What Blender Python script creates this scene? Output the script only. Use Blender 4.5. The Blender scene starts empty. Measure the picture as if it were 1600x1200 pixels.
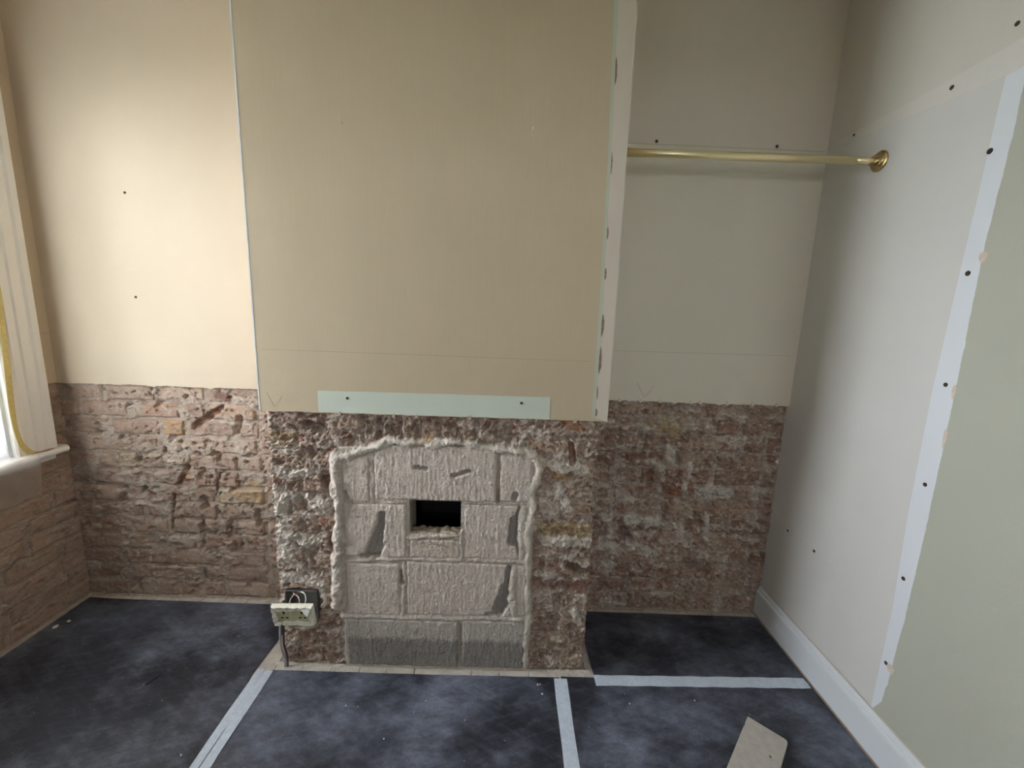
import bpy, math, random
import numpy as np
from mathutils import Matrix, Vector

# ------------------------------------------------------------------ camera
XL, XR, D, H = -1.1216, 2.1177, 0.3594, 2.70       # left wall, right wall, alcove depth, ceiling
W = 1.20                                            # bare brick width of the chimney breast (front face at y = 0)
PY = -0.018                                         # painted face of the chimney breast
PX0, PX1, ZB, ZA = -0.0111, 1.2197, 1.0432, 1.0412  # plaster edges
REAR = -2.7
scene = bpy.context.scene
COL = scene.collection
cam = bpy.data.cameras.new('camera'); camo = bpy.data.objects.new('camera', cam); COL.objects.link(camo)
yaw, pitch, roll = 0.0063, 0.1728, 0.0328
f = Vector((math.sin(yaw)*math.cos(pitch), math.cos(yaw)*math.cos(pitch), -math.sin(pitch)))
r = Vector((math.cos(yaw), -math.sin(yaw), 0)); u = r.cross(f)
r2 = r*math.cos(roll)+u*math.sin(roll); u2 = -r*math.sin(roll)+u*math.cos(roll)
M = Matrix(((r2.x,u2.x,-f.x,0.8687),(r2.y,u2.y,-f.y,-1.4652),(r2.z,u2.z,-f.z,1.4198),(0,0,0,1)))
camo.matrix_world = M
cam.sensor_width = 36; cam.lens = 656.4/1600*36; cam.clip_start = .02
scene.camera = camo

# ------------------------------------------------------------------ sky and daylight
WIN_Y0, WIN_Y1, WIN_Z0, WIN_Z1 = -0.75, 0.150, 0.78, 2.25      # window in the left wall
RW_X0, RW_X1, RW_Z0, RW_Z1 = 0.70, 1.05, 1.30, 1.80            # small unseen window, added behind the viewer as fill light
world = bpy.data.worlds.new('overcast_sky'); scene.world = world; world.use_nodes = True
bg = world.node_tree.nodes['Background']
bg.inputs[0].default_value = (0.88, 0.925, 1.0, 1); bg.inputs[1].default_value = 14.0
def portal(name, loc, rot, sx, sy):
    l = bpy.data.lights.new(name, 'AREA'); l.shape = 'RECTANGLE'; l.size = sx; l.size_y = sy
    l.cycles.is_portal = True
    o = bpy.data.objects.new(name, l); COL.objects.link(o); o.location = loc; o.rotation_euler = rot
    return o
portal('window_portal', (XL-.2, (WIN_Y0+WIN_Y1)/2, (WIN_Z0+WIN_Z1)/2), (0, -math.pi/2, 0), WIN_Z1-WIN_Z0, WIN_Y1-WIN_Y0)
portal('fill_window_portal', ((RW_X0+RW_X1)/2, REAR-.15, (RW_Z0+RW_Z1)/2), (math.pi/2, 0, 0), RW_X1-RW_X0, RW_Z1-RW_Z0)
scene.view_settings.view_transform = 'Standard'; scene.view_settings.look = 'None'
scene.view_settings.gamma = 1; scene.view_settings.use_curve_mapping = False
scene.view_settings.exposure = 1.70
scene.cycles.max_bounces = 10; scene.cycles.diffuse_bounces = 7; scene.cycles.transparent_max_bounces = 12
scene.cycles.caustics_reflective = False; scene.cycles.caustics_refractive = False

# ------------------------------------------------------------------ noise
def _h(ix, iy, s):
    n = (ix.astype(np.int64)*374761393 + iy.astype(np.int64)*668265263 + s*974711) & 0xffffffff
    n = ((n ^ (n >> 13))*1274126177) & 0xffffffff
    n = ((n ^ (n >> 16))*2246822519) & 0xffffffff
    return ((n ^ (n >> 15)) & 0xffffff)/float(0xffffff)
def pn(x, y, s=0):
    ix = np.floor(x); iy = np.floor(y); fx = x-ix; fy = y-iy
    def g(dx, dy):
        a = _h(ix+dx, iy+dy, s)*2*math.pi
        return np.cos(a)*(fx-dx)+np.sin(a)*(fy-dy)
    ux = fx*fx*fx*(fx*(fx*6-15)+10); uy = fy*fy*fy*(fy*(fy*6-15)+10)
    a = g(0,0)*(1-ux)+g(1,0)*ux; b = g(0,1)*(1-ux)+g(1,1)*ux
    return (a*(1-uy)+b*uy)*1.5
def fbm(x, y, s=0, o=4, k=.55):
    t = 0; a = 1; n = 0
    for i in range(o):
        t = t+a*pn(x, y, s+i*17); n += a; x = x*2.03+3.1; y = y*2.03+7.7; a *= k
    return t/n*1.35
def sst(a, b, x):
    t = np.clip((x-a)/(b-a), 0, 1); return t*t*(3-2*t)
def cells(x, y, s, prob=.4):
    """scattered blobs: 1 at a blob centre falling to 0 at its rim"""
    ix = np.floor(x); iy = np.floor(y); best = np.zeros_like(x)
    for dx in (-1,0,1):
        for dy in (-1,0,1):
            cx = ix+dx; cy = iy+dy
            px = cx+_h(cx,cy,s); py = cy+_h(cx,cy,s+1); rr = .18+.42*_h(cx,cy,s+2); on = _h(cx,cy,s+3) < prob
            an = _h(cx,cy,s+4)*3.14; ex = 1+1.2*_h(cx,cy,s+5)
            ddx = (x-px)*np.cos(an)+(y-py)*np.sin(an); ddy = -(x-px)*np.sin(an)+(y-py)*np.cos(an)
            d = np.sqrt(ddx**2+(ddy*ex)**2)/rr
            best = np.maximum(best, np.where(on, np.clip(1-d, 0, 1), 0))
    return best
def facet(x, y, s):
    """broken-stone facets: a small tilted plane for each cell, range about -1 to 1"""
    ix = np.floor(x); iy = np.floor(y); bd = np.full(x.shape, 99.); val = np.zeros_like(x)
    for dx in (-1,0,1):
        for dy in (-1,0,1):
            cx = ix+dx; cy = iy+dy; px = cx+_h(cx,cy,s); py = cy+_h(cx,cy,s+1)
            d = (x-px)**2+(y-py)**2; m = d < bd; bd = np.where(m, d, bd)
            v = (_h(cx,cy,s+2)-.5)*1.3+(_h(cx,cy,s+3)-.5)*1.8*(x-px)+(_h(cx,cy,s+4)-.5)*1.8*(y-py)
            val = np.where(m, v, val)
    return val
def segd(U, V, a, b):
    a = np.array(a, float); b = np.array(b, float); ab = b-a; L = ab@ab+1e-12
    t = np.clip(((U-a[0])*ab[0]+(V-a[1])*ab[1])/L, 0, 1)
    return np.hypot(U-a[0]-t*ab[0], V-a[1]-t*ab[1])

# ------------------------------------------------------------------ mesh helpers
def empty(name, loc=(0,0,0), rot=(0,0,0)):
    o = bpy.data.objects.new(name, None); COL.objects.link(o); o.location = loc; o.rotation_euler = rot
    o.empty_display_size = .1
    return o
def tag(o, label, cat=None, group=None, kind=None):
    if label: o['label'] = label
    if cat: o['category'] = cat
    if group: o['group'] = group
    if kind: o['kind'] = kind
    return o
def structure(name, label, loc=(0,0,0)):
    o = empty(name, loc); o['kind'] = 'structure'; o['label'] = label; o['category'] = name.split('_')[0]; return o
def link(name, me, mat, parent=None, loc=(0,0,0), smooth=False):
    o = bpy.data.objects.new(name, me); COL.objects.link(o); o.location = loc
    if mat: me.materials.append(mat)
    if smooth: me.polygons.foreach_set('use_smooth', [True]*len(me.polygons))
    if parent: o.parent = parent; o.location = Vector(loc)-parent.location
    return o
def mesh(name, verts, faces, mat, parent=None, loc=(0,0,0), smooth=False):
    me = bpy.data.meshes.new(name)
    v = np.array(verts, float)-np.array(loc, float)
    me.from_pydata(v.tolist(), [], faces); me.update()
    return link(name, me, mat, parent, loc, smooth)
def npmesh(name, P, Q, col, mat, parent, loc):
    me = bpy.data.meshes.new(name); n = len(P)
    me.vertices.add(n); me.vertices.foreach_set('co', (P-np.array(loc)).astype(np.float32).ravel())
    m = len(Q); me.loops.add(m*4); me.loops.foreach_set('vertex_index', Q.astype(np.int32).ravel())
    me.polygons.add(m); me.polygons.foreach_set('loop_start', np.arange(0, m*4, 4, dtype=np.int32))
    me.polygons.foreach_set('use_smooth', np.ones(m, bool))
    me.update(calc_edges=True)
    ca = me.color_attributes.new('Col', 'FLOAT_COLOR', 'POINT')
    c4 = np.ones((n,4), np.float32); c4[:,:3] = col; ca.data.foreach_set('color', c4.ravel())
    o = bpy.data.objects.new(name, me); COL.objects.link(o); o.location = loc; me.materials.append(mat); o.parent = parent
    return o
def box(name, a, b, mat, parent=None, bev=0.0, seg=2, loc=None):
    """axis-aligned box, corners a to b, edges rounded"""
    import bmesh
    a = Vector(a); b = Vector(b); c = (a+b)/2 if loc is None else Vector(loc); s = b-a
    bm = bmesh.new(); bmesh.ops.create_cube(bm, size=1)
    for v in bm.verts: v.co = Vector((v.co.x*s.x, v.co.y*s.y, v.co.z*s.z))
    if bev: bmesh.ops.bevel(bm, geom=bm.edges[:], offset=bev, segments=seg, affect='EDGES', profile=.5)
    for v in bm.verts: v.co += (a+b)/2-c
    me = bpy.data.meshes.new(name); bm.to_mesh(me); bm.free()
    return link(name, me, mat, parent, c)
def tube(name, pts, rad, mat, parent=None, n=10, smooth_path=True, loc=(0,0,0)):
    P = [Vector(p) for p in pts]
    if smooth_path and len(P) > 2:
        Q = []
        for i in range(len(P)-1):
            p0 = P[max(i-1,0)]; p1 = P[i]; p2 = P[i+1]; p3 = P[min(i+2,len(P)-1)]
            for k in range(6):
                t = k/6
                Q.append(.5*((2*p1)+(p2-p0)*t+(2*p0-5*p1+4*p2-p3)*t*t+(3*p1-p0-3*p2+p3)*t**3))
        P = Q+[P[-1]]
    V = []; F = []; up = Vector((.13,.31,.94))
    for i, p in enumerate(P):
        t = (P[min(i+1,len(P)-1)]-P[max(i-1,0)]).normalized()
        a = t.cross(up).normalized(); b = t.cross(a)
        rr = rad[i] if isinstance(rad, (list,tuple)) else rad
        V += [p+rr*(math.cos(2*math.pi*k/n)*a+math.sin(2*math.pi*k/n)*b) for k in range(n)]
    for i in range(len(P)-1):
        F += [(i*n+k, i*n+(k+1)%n, (i+1)*n+(k+1)%n, (i+1)*n+k) for k in range(n)]
    F += [tuple(range(n))[::-1], tuple((len(P)-1)*n+k for k in range(n))]
    return mesh(name, [tuple(v) for v in V], F, mat, parent, loc, True)
def lathe_x(name, prof, c, mat, parent=None, n=28, ax='x', sgn=-1, loc=None):
    """prof = (distance from wall, radius); axis along x or y"""
    V = []; F = []
    for (d, rr) in prof:
        for k in range(n):
            a = 2*math.pi*k/n; p, q = rr*math.cos(a), rr*math.sin(a)
            V.append((c[0]+sgn*d, c[1]+p, c[2]+q) if ax == 'x' else (c[0]+p, c[1]+sgn*d, c[2]+q))
    for i in range(len(prof)-1):
        F += [(i*n+k, i*n+(k+1)%n, (i+1)*n+(k+1)%n, (i+1)*n+k) for k in range(n)]
    F += [tuple((len(prof)-1)*n+k for k in range(n))]
    return mesh(name, V, F, mat, parent, loc or c, True)

class Frame:
    """a wall plane: U along the wall, V up, h out of the wall; U x V = n"""
    def __init__(s, o, u): s.o = np.array(o, float); s.u = np.array(u, float); s.n = np.cross(s.u, (0,0,1.))
    def P(s, U, V, Hh):
        U = np.asarray(U, float); V = np.asarray(V, float); Hh = np.broadcast_to(np.asarray(Hh, float), U.shape)
        return s.o+U[...,None]*s.u+V[...,None]*np.array((0,0,1.))+Hh[...,None]*s.n
def slab(name, fr, outline, h, thick, mat, parent, loc=None):
    """flat piece: outline in (U,V) anticlockwise, face at height h, given thickness"""
    n = len(outline); a = np.array(outline, float)
    V = np.concatenate([fr.P(a[:,0], a[:,1], h), fr.P(a[:,0], a[:,1], h-thick)])
    F = [tuple(range(n)), tuple(range(2*n-1, n-1, -1))]
    F += [(i, i+n, (i+1)%n+n, (i+1)%n) for i in range(n)]
    return mesh(name, V, F, mat, parent, V.mean(0) if loc is None else loc)
def ragged(a, b, amp, step, seed, chips=0.0):
    """points from a to b with a torn edge"""
    a = np.array(a); b = np.array(b); L = np.linalg.norm(b-a); n = max(2, int(L/step)); t = np.linspace(0, 1, n)
    d = (b-a)/L; nn = np.array((-d[1], d[0])); s = t*L
    k = fbm(s/.09, s*0+seed*3.3, seed, 3)*amp+fbm(s/.012, s*0+1.7, seed+5, 2)*amp*.45
    k = k-chips*np.clip(pn(s/.05, s*0+9.1, seed+9)-.35, 0, 1)
    k[0] *= .2; k[-1] *= .2
    return [tuple(a+d*x+nn*y) for x, y in zip(s, k)]

# ------------------------------------------------------------------ materials
def mat(name):
    m = bpy.data.materials.new(name); m.use_nodes = True
    return m, m.node_tree.nodes, m.node_tree.links, m.node_tree.nodes['Principled BSDF']
def noise(N, L, co, scale, detail=4, rough=.6, stretch=None):
    t = N.new('ShaderNodeTexNoise'); t.inputs['Scale'].default_value = scale
    t.inputs['Detail'].default_value = detail; t.inputs['Roughness'].default_value = rough
    if stretch:
        mp = N.new('ShaderNodeMapping'); mp.inputs['Scale'].default_value = stretch; L.new(co, mp.inputs['Vector']); L.new(mp.outputs[0], t.inputs['Vector'])
    else: L.new(co, t.inputs['Vector'])
    return t.outputs['Fac']
def ramp(N, L, fac, stops):
    rp = N.new('ShaderNodeValToRGB'); e = rp.color_ramp.elements
    while len(e) < len(stops): e.new(.5)
    for q, (p, c) in zip(e, stops): q.position = p; q.color = (*c, 1) if len(c) == 3 else c
    L.new(fac, rp.inputs[0]); return rp.outputs[0]
def mixc(N, L, fac, a, b, mode='MIX'):
    m = N.new('ShaderNodeMix'); m.data_type = 'RGBA'; m.blend_type = mode
    for k, v in ((0, fac), (6, a), (7, b)):
        if isinstance(v, (int, float)): m.inputs[k].default_value = v
        elif isinstance(v, tuple): m.inputs[k].default_value = (*v, 1) if len(v) == 3 else v
        else: L.new(v, m.inputs[k])
    return m.outputs[2]
def bump(N, L, h, strength, dist, bsdf, prev=None):
    b = N.new('ShaderNodeBump'); b.inputs['Strength'].default_value = strength; b.inputs['Distance'].default_value = dist
    L.new(h, b.inputs['Height'])
    if prev is not None: L.new(prev, b.inputs['Normal'])
    if bsdf is not None: L.new(b.outputs[0], bsdf.inputs['Normal'])
    return b.outputs[0]
def geo(N): return N.new('ShaderNodeNewGeometry').outputs['Position']

def m_masonry():
    m, N, L, B = mat('weathered_masonry'); p = geo(N)
    at = N.new('ShaderNodeVertexColor'); at.layer_name = 'Col'
    n1 = noise(N, L, p, 170, 5, .7); n2 = noise(N, L, p, 620, 3, .7)
    g = ramp(N, L, n1, [(.25,(.72,.70,.68)), (.55,(1,1,1)), (.8,(1.22,1.2,1.17))])
    c = mixc(N, L, 1.0, at.outputs[0], g, 'MULTIPLY'); L.new(c, B.inputs['Base Color'])
    B.inputs['Roughness'].default_value = .95; B.inputs['Specular IOR Level'].default_value = .15
    b1 = bump(N, L, n1, .75, .0055, None); bump(N, L, n2, .6, .0016, B, b1)
    return m
def paint(name, col, var=.06, bumpd=.0006, rough=.62, streak=False, col2=None, zsplit=None, tint=None):
    m, N, L, B = mat(name); p = geo(N)
    base = col
    if zsplit is not None:
        s = N.new('ShaderNodeSeparateXYZ'); L.new(p, s.inputs[0])
        w = noise(N, L, p, 9, 3)
        a = N.new('ShaderNodeMath'); a.operation = 'MULTIPLY_ADD'; L.new(w, a.inputs[0]); a.inputs[1].default_value = .02; L.new(s.outputs[2], a.inputs[2])
        k = N.new('ShaderNodeMath'); k.operation = 'GREATER_THAN'; L.new(a.outputs[0], k.inputs[0]); k.inputs[1].default_value = zsplit+.01
        base = mixc(N, L, k.outputs[0], col, col2)
    n1 = noise(N, L, p, 2.3, 5, .6, (1,1,.6)); n2 = noise(N, L, p, 900, 3, .6)
    g = ramp(N, L, n1, [(.3,(1-var,)*3), (.7,(1+var,)*3)])
    c = mixc(N, L, 1.0, base, g, 'MULTIPLY')
    if streak:
        n3 = noise(N, L, p, 1, 4, .65, (230,230,5)); g3 = ramp(N, L, n3, [(.3,(.98,.98,.978)), (.7,(1.018,1.018,1.018))])
        c = mixc(N, L, 1.0, c, g3, 'MULTIPLY')
    L.new(c, B.inputs['Base Color']); B.inputs['Roughness'].default_value = rough; B.inputs['Specular IOR Level'].default_value = .3
    n4 = noise(N, L, p, 120, 3, .6); b1 = bump(N, L, n4, .25, .0015, None)
    bump(N, L, n2, .3, bumpd, B, b1)
    return m
def plain(name, col, rough=.6, metal=0, nscale=60, var=.1, spec=.4, bd=.0005):
    m, N, L, B = mat(name)
    tc = N.new('ShaderNodeTexCoord').outputs['Object']
    n = noise(N, L, tc, nscale, 4); g = ramp(N, L, n, [(.3,(1-var,)*3), (.7,(1+var,)*3)])
    L.new(mixc(N, L, 1.0, col, g, 'MULTIPLY'), B.inputs['Base Color'])
    B.inputs['Roughness'].default_value = rough; B.inputs['Metallic'].default_value = metal; B.inputs['Specular IOR Level'].default_value = spec
    bump(N, L, n, .3, bd, B)
    return m
def m_sheet():
    m, N, L, B = mat('black_floor_protection'); p = geo(N)
    big = noise(N, L, p, 2.1, 7, .66); mid = noise(N, L, p, 1, 8, .75, (4.5,11,1)); fine = noise(N, L, p, 190, 4, .8)
    def rot(ang, st, lo, hi):
        mp = N.new('ShaderNodeMapping'); mp.inputs['Rotation'].default_value = (0,0,ang); L.new(p, mp.inputs[0])
        return ramp(N, L, noise(N, L, mp.outputs[0], 1, 4, .7, st), [(lo,(0,0,0)), (hi,(1,1,1))])
    a = ramp(N, L, big, [(.45,(.05,.05,.05)), (.66,(1,1,1))]); b = ramp(N, L, mid, [(.34,(.15,.15,.15)), (.72,(1,1,1))])
    d = mixc(N, L, 1.0, a, b, 'MULTIPLY')
    d = mixc(N, L, .20, d, rot(.5, (4,26,1), .48, .85), 'ADD'); d = mixc(N, L, .22, d, rot(-.35, (9,60,1), .50, .85), 'ADD'); d = mixc(N, L, .4, d, rot(.62, (8,330,1), .72, .80), 'ADD'); d = mixc(N, L, .35, d, rot(1.9, (6,200,1), .70, .80), 'ADD')
    d = mixc(N, L, 1.0, d, ramp(N, L, fine, [(.3,(.55,.55,.55)), (.65,(1,1,1))]), 'MULTIPLY')
    d = mixc(N, L, 1.0, d, ramp(N, L, noise(N, L, p, 75, 2, .5), [(.735,(0,0,0)), (.78,(.7,.7,.7))]), 'ADD')
    c = mixc(N, L, d, (.017,.017,.025), (.31,.34,.44)); L.new(c, B.inputs['Base Color'])  # scuff and dust colour, blued to carry the sky's reflection
    sp = N.new('ShaderNodeSeparateColor'); L.new(d, sp.inputs[0])
    rr = N.new('ShaderNodeMath'); rr.operation = 'MULTIPLY_ADD'; L.new(sp.outputs[0], rr.inputs[0]); rr.inputs[1].default_value = .25; rr.inputs[2].default_value = .42
    L.new(rr.outputs[0], B.inputs['Roughness']); B.inputs['Specular IOR Level'].default_value = .45
    b1 = bump(N, L, mid, .15, .004, None); bump(N, L, fine, .25, .0006, B, b1)
    return m
def m_wood():
    m, N, L, B = mat('dusty_floorboard'); p = geo(N)
    n = noise(N, L, p, 1, 5, .7, (90,6,30)); d = noise(N, L, p, 22, 5, .7)
    c = ramp(N, L, n, [(.3,(.30,.24,.19)), (.7,(.46,.39,.32))])
    c = mixc(N, L, ramp(N, L, d, [(.3,(.2,)*3), (.6,(.95,)*3)]), c, (.60,.55,.49)); L.new(c, B.inputs['Base Color'])
    B.inputs['Roughness'].default_value = .85; bump(N, L, n, .4, .001, B)
    return m
def m_film(name, col, trans):
    m, N, L, B = mat(name)
    t = N.new('ShaderNodeBsdfTransparent'); d = N.new('ShaderNodeBsdfTranslucent'); d.inputs[0].default_value = (*col,1)
    e = N.new('ShaderNodeBsdfDiffuse'); e.inputs[0].default_value = (*col,1)
    a = N.new('ShaderNodeMixShader'); a.inputs[0].default_value = .15; L.new(d.outputs[0], a.inputs[1]); L.new(e.outputs[0], a.inputs[2])
    x = N.new('ShaderNodeMixShader')
    n = noise(N, L, N.new('ShaderNodeTexCoord').outputs['Object'], 8, 4)
    fr = ramp(N, L, n, [(.3,(1-trans-.08,)*3), (.7,(1-trans+.08,)*3)]); L.new(fr, x.inputs[0])
    L.new(t.outputs[0], x.inputs[1]); L.new(a.outputs[0], x.inputs[2])
    L.new(x.outputs[0], N['Material Output'].inputs[0]); return m
def m_glass():
    m, N, L, B = mat('window_glass')
    t = N.new('ShaderNodeBsdfTransparent'); t.inputs[0].default_value = (.97,.98,.98,1)
    g = N.new('ShaderNodeBsdfGlossy'); g.inputs['Roughness'].default_value = .02
    fr = N.new('ShaderNodeFresnel'); fr.inputs[0].default_value = 1.45
    x = N.new('ShaderNodeMixShader'); L.new(fr.outputs[0], x.inputs[0]); L.new(t.outputs[0], x.inputs[1]); L.new(g.outputs[0], x.inputs[2])
    L.new(x.outputs[0], N['Material Output'].inputs[0]); return m
def m_tape(name, col):
    m, N, L, B = mat(name); p = geo(N)
    n = noise(N, L, p, 70, 5, .7); L.new(mixc(N, L, 1.0, col, ramp(N, L, n, [(.3,(.82,.82,.84)), (.65,(1.05,1.05,1.05))]), 'MULTIPLY'), B.inputs['Base Color'])
    B.inputs['Roughness'].default_value = .5; bump(N, L, n, .3, .0008, B); return m

MAS = m_masonry()
CREAM = paint('cream_wall_paint', (.58,.475,.35), .03)
BREAST = paint('khaki_cream_paint', (.59,.478,.325), .04, streak=True, bumpd=.001)
ALCOVE_R = paint('alcove_paint', (.715,.655,.535), .04, col2=(.725,.645,.55), zsplit=2.098)
INSIDE = paint('off_white_paint', (.67,.65,.61), .03, col2=(.67,.63,.555), zsplit=2.085)
SAGE = paint('sage_green_paint', (.475,.475,.39), .03)
MINT = paint('pale_mint_paint', (.64,.68,.575), .03)
PLASTER = paint('pinkish_bare_plaster', (.70,.61,.51), .04)
WHITE = paint('white_gloss_paint', (.71,.735,.755), .03, rough=.35, bumpd=.0002)  # cool tint of the sky light is put into this white
CASING = paint('warm_white_gloss', (.86,.82,.77), .02, rough=.35, bumpd=.0002)
STRIPW = paint('white_undercoat', (.74,.76,.785), .02)  # cooled like the gloss white, with sky light in its colour
CEIL = paint('ceiling_white', (.86,.85,.83), .02)
SHEET = m_sheet(); WOOD = m_wood()
TAPE = m_tape('pale_blue_grey_tape', (.60,.66,.75)); MASK = m_tape('yellow_masking_tape', (.72,.56,.20)); CREAMTAPE = m_tape('cream_masking_tape', (.80,.75,.60))
SOOT = plain('soot', (.022,.02,.018), .95, spec=.1)
DARKHOLE = plain('dark_screw_hole', (.05,.035,.028), .8)
PLUG = plain('brown_wall_plug', (.16,.09,.06), .6)
PENCIL = plain('pencil_line', (.36,.31,.24), .8)
BRASS = plain('pale_brass', (.92,.80,.50), .42, 1, 300, .05, bd=.0001); BRONZE = plain('dark_brass', (.52,.38,.17), .30, 1, 300, .1, bd=.0001)
STEEL = plain('galvanised_steel', (.42,.41,.40), .5, .9); NAILM = plain('bright_nail_steel', (.75,.72,.66), .35, .8)
GREYC = plain('grey_cable_sheath', (.42,.41,.42), .5); PINKW = plain('pink_wire', (.55,.38,.36), .5); WHITEW = plain('white_wire', (.72,.68,.64), .5); BROWNW = plain('brown_wire', (.12,.06,.05), .5)
IVORY = plain('ivory_plastic', (.56,.51,.28), .4); SLOT = plain('black_slot', (.02,.02,.015), .6)
OFFCUT = plain('sawn_board', (.50,.455,.41), .8, 0, 45, .10)
FILM = m_film('milky_plastic_film', (.92,.92,.91), .38); FILMD = m_film('milky_plastic_flap', (.95,.94,.92), .58); GLASS = m_glass()
CRUMBM = plain('plaster_crumb', (.72,.69,.63), .9); BLACKB = plain('dark_splinter', (.03,.025,.025), .8)
GRASS = plain('ground_outside', (.16,.18,.12), .95)
BACKING = plain('brown_core', (.20,.14,.11), .95)

# ------------------------------------------------------------------ masonry heightfields
TONES = np.array([(.43,.30,.225), (.47,.34,.26), (.39,.255,.19), (.45,.305,.215), (.37,.245,.19), (.50,.37,.28), (.33,.20,.15)])
PALE = np.array((.64,.55,.46)); GREYM = np.array((.49,.39,.32)); DUST = np.array((.52,.40,.325))
RED = np.array((.36,.15,.09)); ORANGE = np.array((.56,.335,.165)); OCHRE = np.array((.52,.38,.21)); PURPLE = np.array((.22,.105,.09)); DARKB = np.array((.20,.12,.085))
class Masonry:
    def __init__(s, fr, seed, rough=1.0, smear=.0, pitp=.3, stretch=1.0, feats=(), ridges=(), base=None, redness=1.0, palec=None, dust=.42, fleck=.5):
        s.fr, s.seed, s.rough, s.smear, s.pitp, s.stretch = fr, seed, rough, smear, pitp, stretch
        s.feats, s.ridges, s.base, s.redness = feats, ridges, base, redness; s.dust, s.fleck = dust, fleck; s.palec = PALE if palec is None else np.array(palec)
    def shared(s, U, V):
        q = s.seed
        wu = U+.012*fbm(U/.04, V/.04, q+40, 3); wv = V+.010*fbm(U/.04, V/.04, q+41, 3)
        A = s.rough*(.45+.75*sst(-.35, .45, fbm(U/.28, V/.28, q+1, 3)))
        n1 = fbm(wu/(.030*s.stretch), wv/.022, q+2, 4); n2 = fbm(wu/.0075, wv/.0065, q+3, 3)
        rid = 1-2*np.abs(fbm(wu/(.05*s.stretch), wv/.03, q+4, 3))
        fu = U+.006*fbm(U/.012, V/.012, q+42, 2); fv = V+.006*fbm(U/.012, V/.012, q+43, 2)
        fac = facet(fu/(.034*s.stretch), fv/.026, q+70)*.62+facet(fu/(.013*s.stretch), fv/.011, q+80)*.38
        pit = cells(wu/.044, wv/.038, q+5, s.pitp)+.62*cells(wu/.021, wv/.018, q+8, s.pitp*1.3)+.4*cells(wu/.012, wv/.011, q+12, s.pitp)
        sm = sst(.02, .34, fbm(wu/.11, wv/.06, q+6, 4)+s.smear)
        g = np.zeros_like(U); tint = np.zeros(U.shape+(3,)); tw = np.zeros_like(U); pale = np.zeros_like(U)
        for (kind, u0, v0, u1, v1, rad, amt, *colr) in s.feats:
            if not ((U.max() > min(u0,u1)-4*rad) and (U.min() < max(u0,u1)+4*rad) and (V.max() > min(v0,v1)-4*rad) and (V.min() < max(v0,v1)+4*rad)): continue
            d = segd(U+.5*rad*n1, V+.5*rad*pn(U/.02, V/.02, q+9), (u0,v0), (u1,v1))/rad
            w = sst(1.15, .65, d)
            if kind == 'gouge': g = np.maximum(g, w*amt)
            if kind == 'pale': pale = np.maximum(pale, w*amt)
            if colr:
                c = np.array(colr[0]); tint = tint*(1-w[...,None])+c*w[...,None]; tw = np.maximum(tw, w*(amt if kind == 'tint' else .85))
        return dict(fac=fac, A=A, n1=n1, n2=n2, rid=rid, pit=pit, sm=sm, g=g, tint=tint, tw=tw, pale=pale)
    def cut(s, k): return .026*s.rough*sst(.04, .62, k['pit'])+k['g']
    def mortar(s, U, V):
        k = s.shared(U, V)
        h = -.008+(k['sm']+.9*k['pale'])*(.0085+.004*k['fac']*s.rough)+k['n1']*.002*k['A']+k['fac']*.0045*k['A']+k['n2']*.0026*k['A']-.8*s.cut(k)
        if s.base: h = s.base(U, V, k, h)
        lip = np.zeros_like(U)
        for (pts, w, hh, *_e) in s.ridges:
            d = np.full(U.shape, 9.); wob = 1+.8*fbm(U/.07, V/.07, s.seed+60, 4); 
            for a, b in zip(pts[:-1], pts[1:]): d = np.minimum(d, segd(U+.006*k['n1'], V+.006*k['n2'], a, b))
            t = np.clip(1-(d/(w*np.clip(wob, .35, 2)))**2, 0, 1)
            if hh < 0: h = np.where(t > 0, np.minimum(h, h*(1-t)+hh*t), h)
            else:
                hr = hh*t**.6*(.72+.35*fbm(U/.06, V/.06, s.seed+62, 4)+.06*k['fac']+.06*k['n2']); h = np.maximum(h, np.where(t > 0, hr, -1)); lip = np.maximum(lip, t)
        w = np.clip(sst(.1, .9, k['sm'])*.4+k['pale']*.9+lip*.9+s.fleck*.9*sst(.0, .30, fbm(U/.02, V/.015, s.seed+36, 4)+.35*k['fac']+.25*k['n2']+s.smear-.05), 0, 1)[...,None]
        lowc = sst(.0, -.5, k['fac']+.6*k['n2'])[...,None]*s.fleck*.55
        c = (GREYM*(1-lowc)+np.array((.30,.19,.14))*lowc)*(1-w)+s.palec*w; c = c*(1+.16*fbm(U/.05, V/.05, s.seed+20, 3))[...,None]
        if s.base:
            i = inf(U, V)[...,None]; w2 = np.clip(.5+.5*k['n1']+.3*k['fac'], 0, 1)[...,None]
            c = np.where(i, np.array((.60,.52,.44))*(1-w2)+np.array((.74,.66,.57))*w2, c)
        t = (k['tw']*.55)[...,None]; c = c*(1-t)+k['tint']*t
        return h, c, k
    def brick(s, U, V, rect, off, tone, col):
        k = s.shared(U, V)
        u0, u1, v0, v1 = rect
        ed = np.minimum(np.minimum(U-u0, u1-U), np.minimum(V-v0, v1-V))+.003*k['n1']
        h = off+k['n1']*.0025*k['A']+k['fac']*.0075*k['A']+k['n2']*.0028*k['A']-s.cut(k)-.010*sst(.010, -.001, ed)
        n = fbm(U/.06, V/.04, s.seed+30, 4)
        dust = np.clip(s.dust+.45*n, 0, .9)[...,None]
        c = tone*(1-dust)+DUST*dust
        raw = np.clip(sst(.25, .8, k['pit'])*.45*s.redness+s.fleck*sst(.05, -.55, k['fac']+.5*k['n2'])*.8*s.redness, 0, .85)[...,None]
        c = c*(1-raw)+(RED*.55+tone*.45)*raw
        if col is not None:
            w = np.clip(.62+.6*n+.2*k['fac'], .1, .95)[...,None]; c = c*(1-w)+np.array(col)*w
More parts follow.
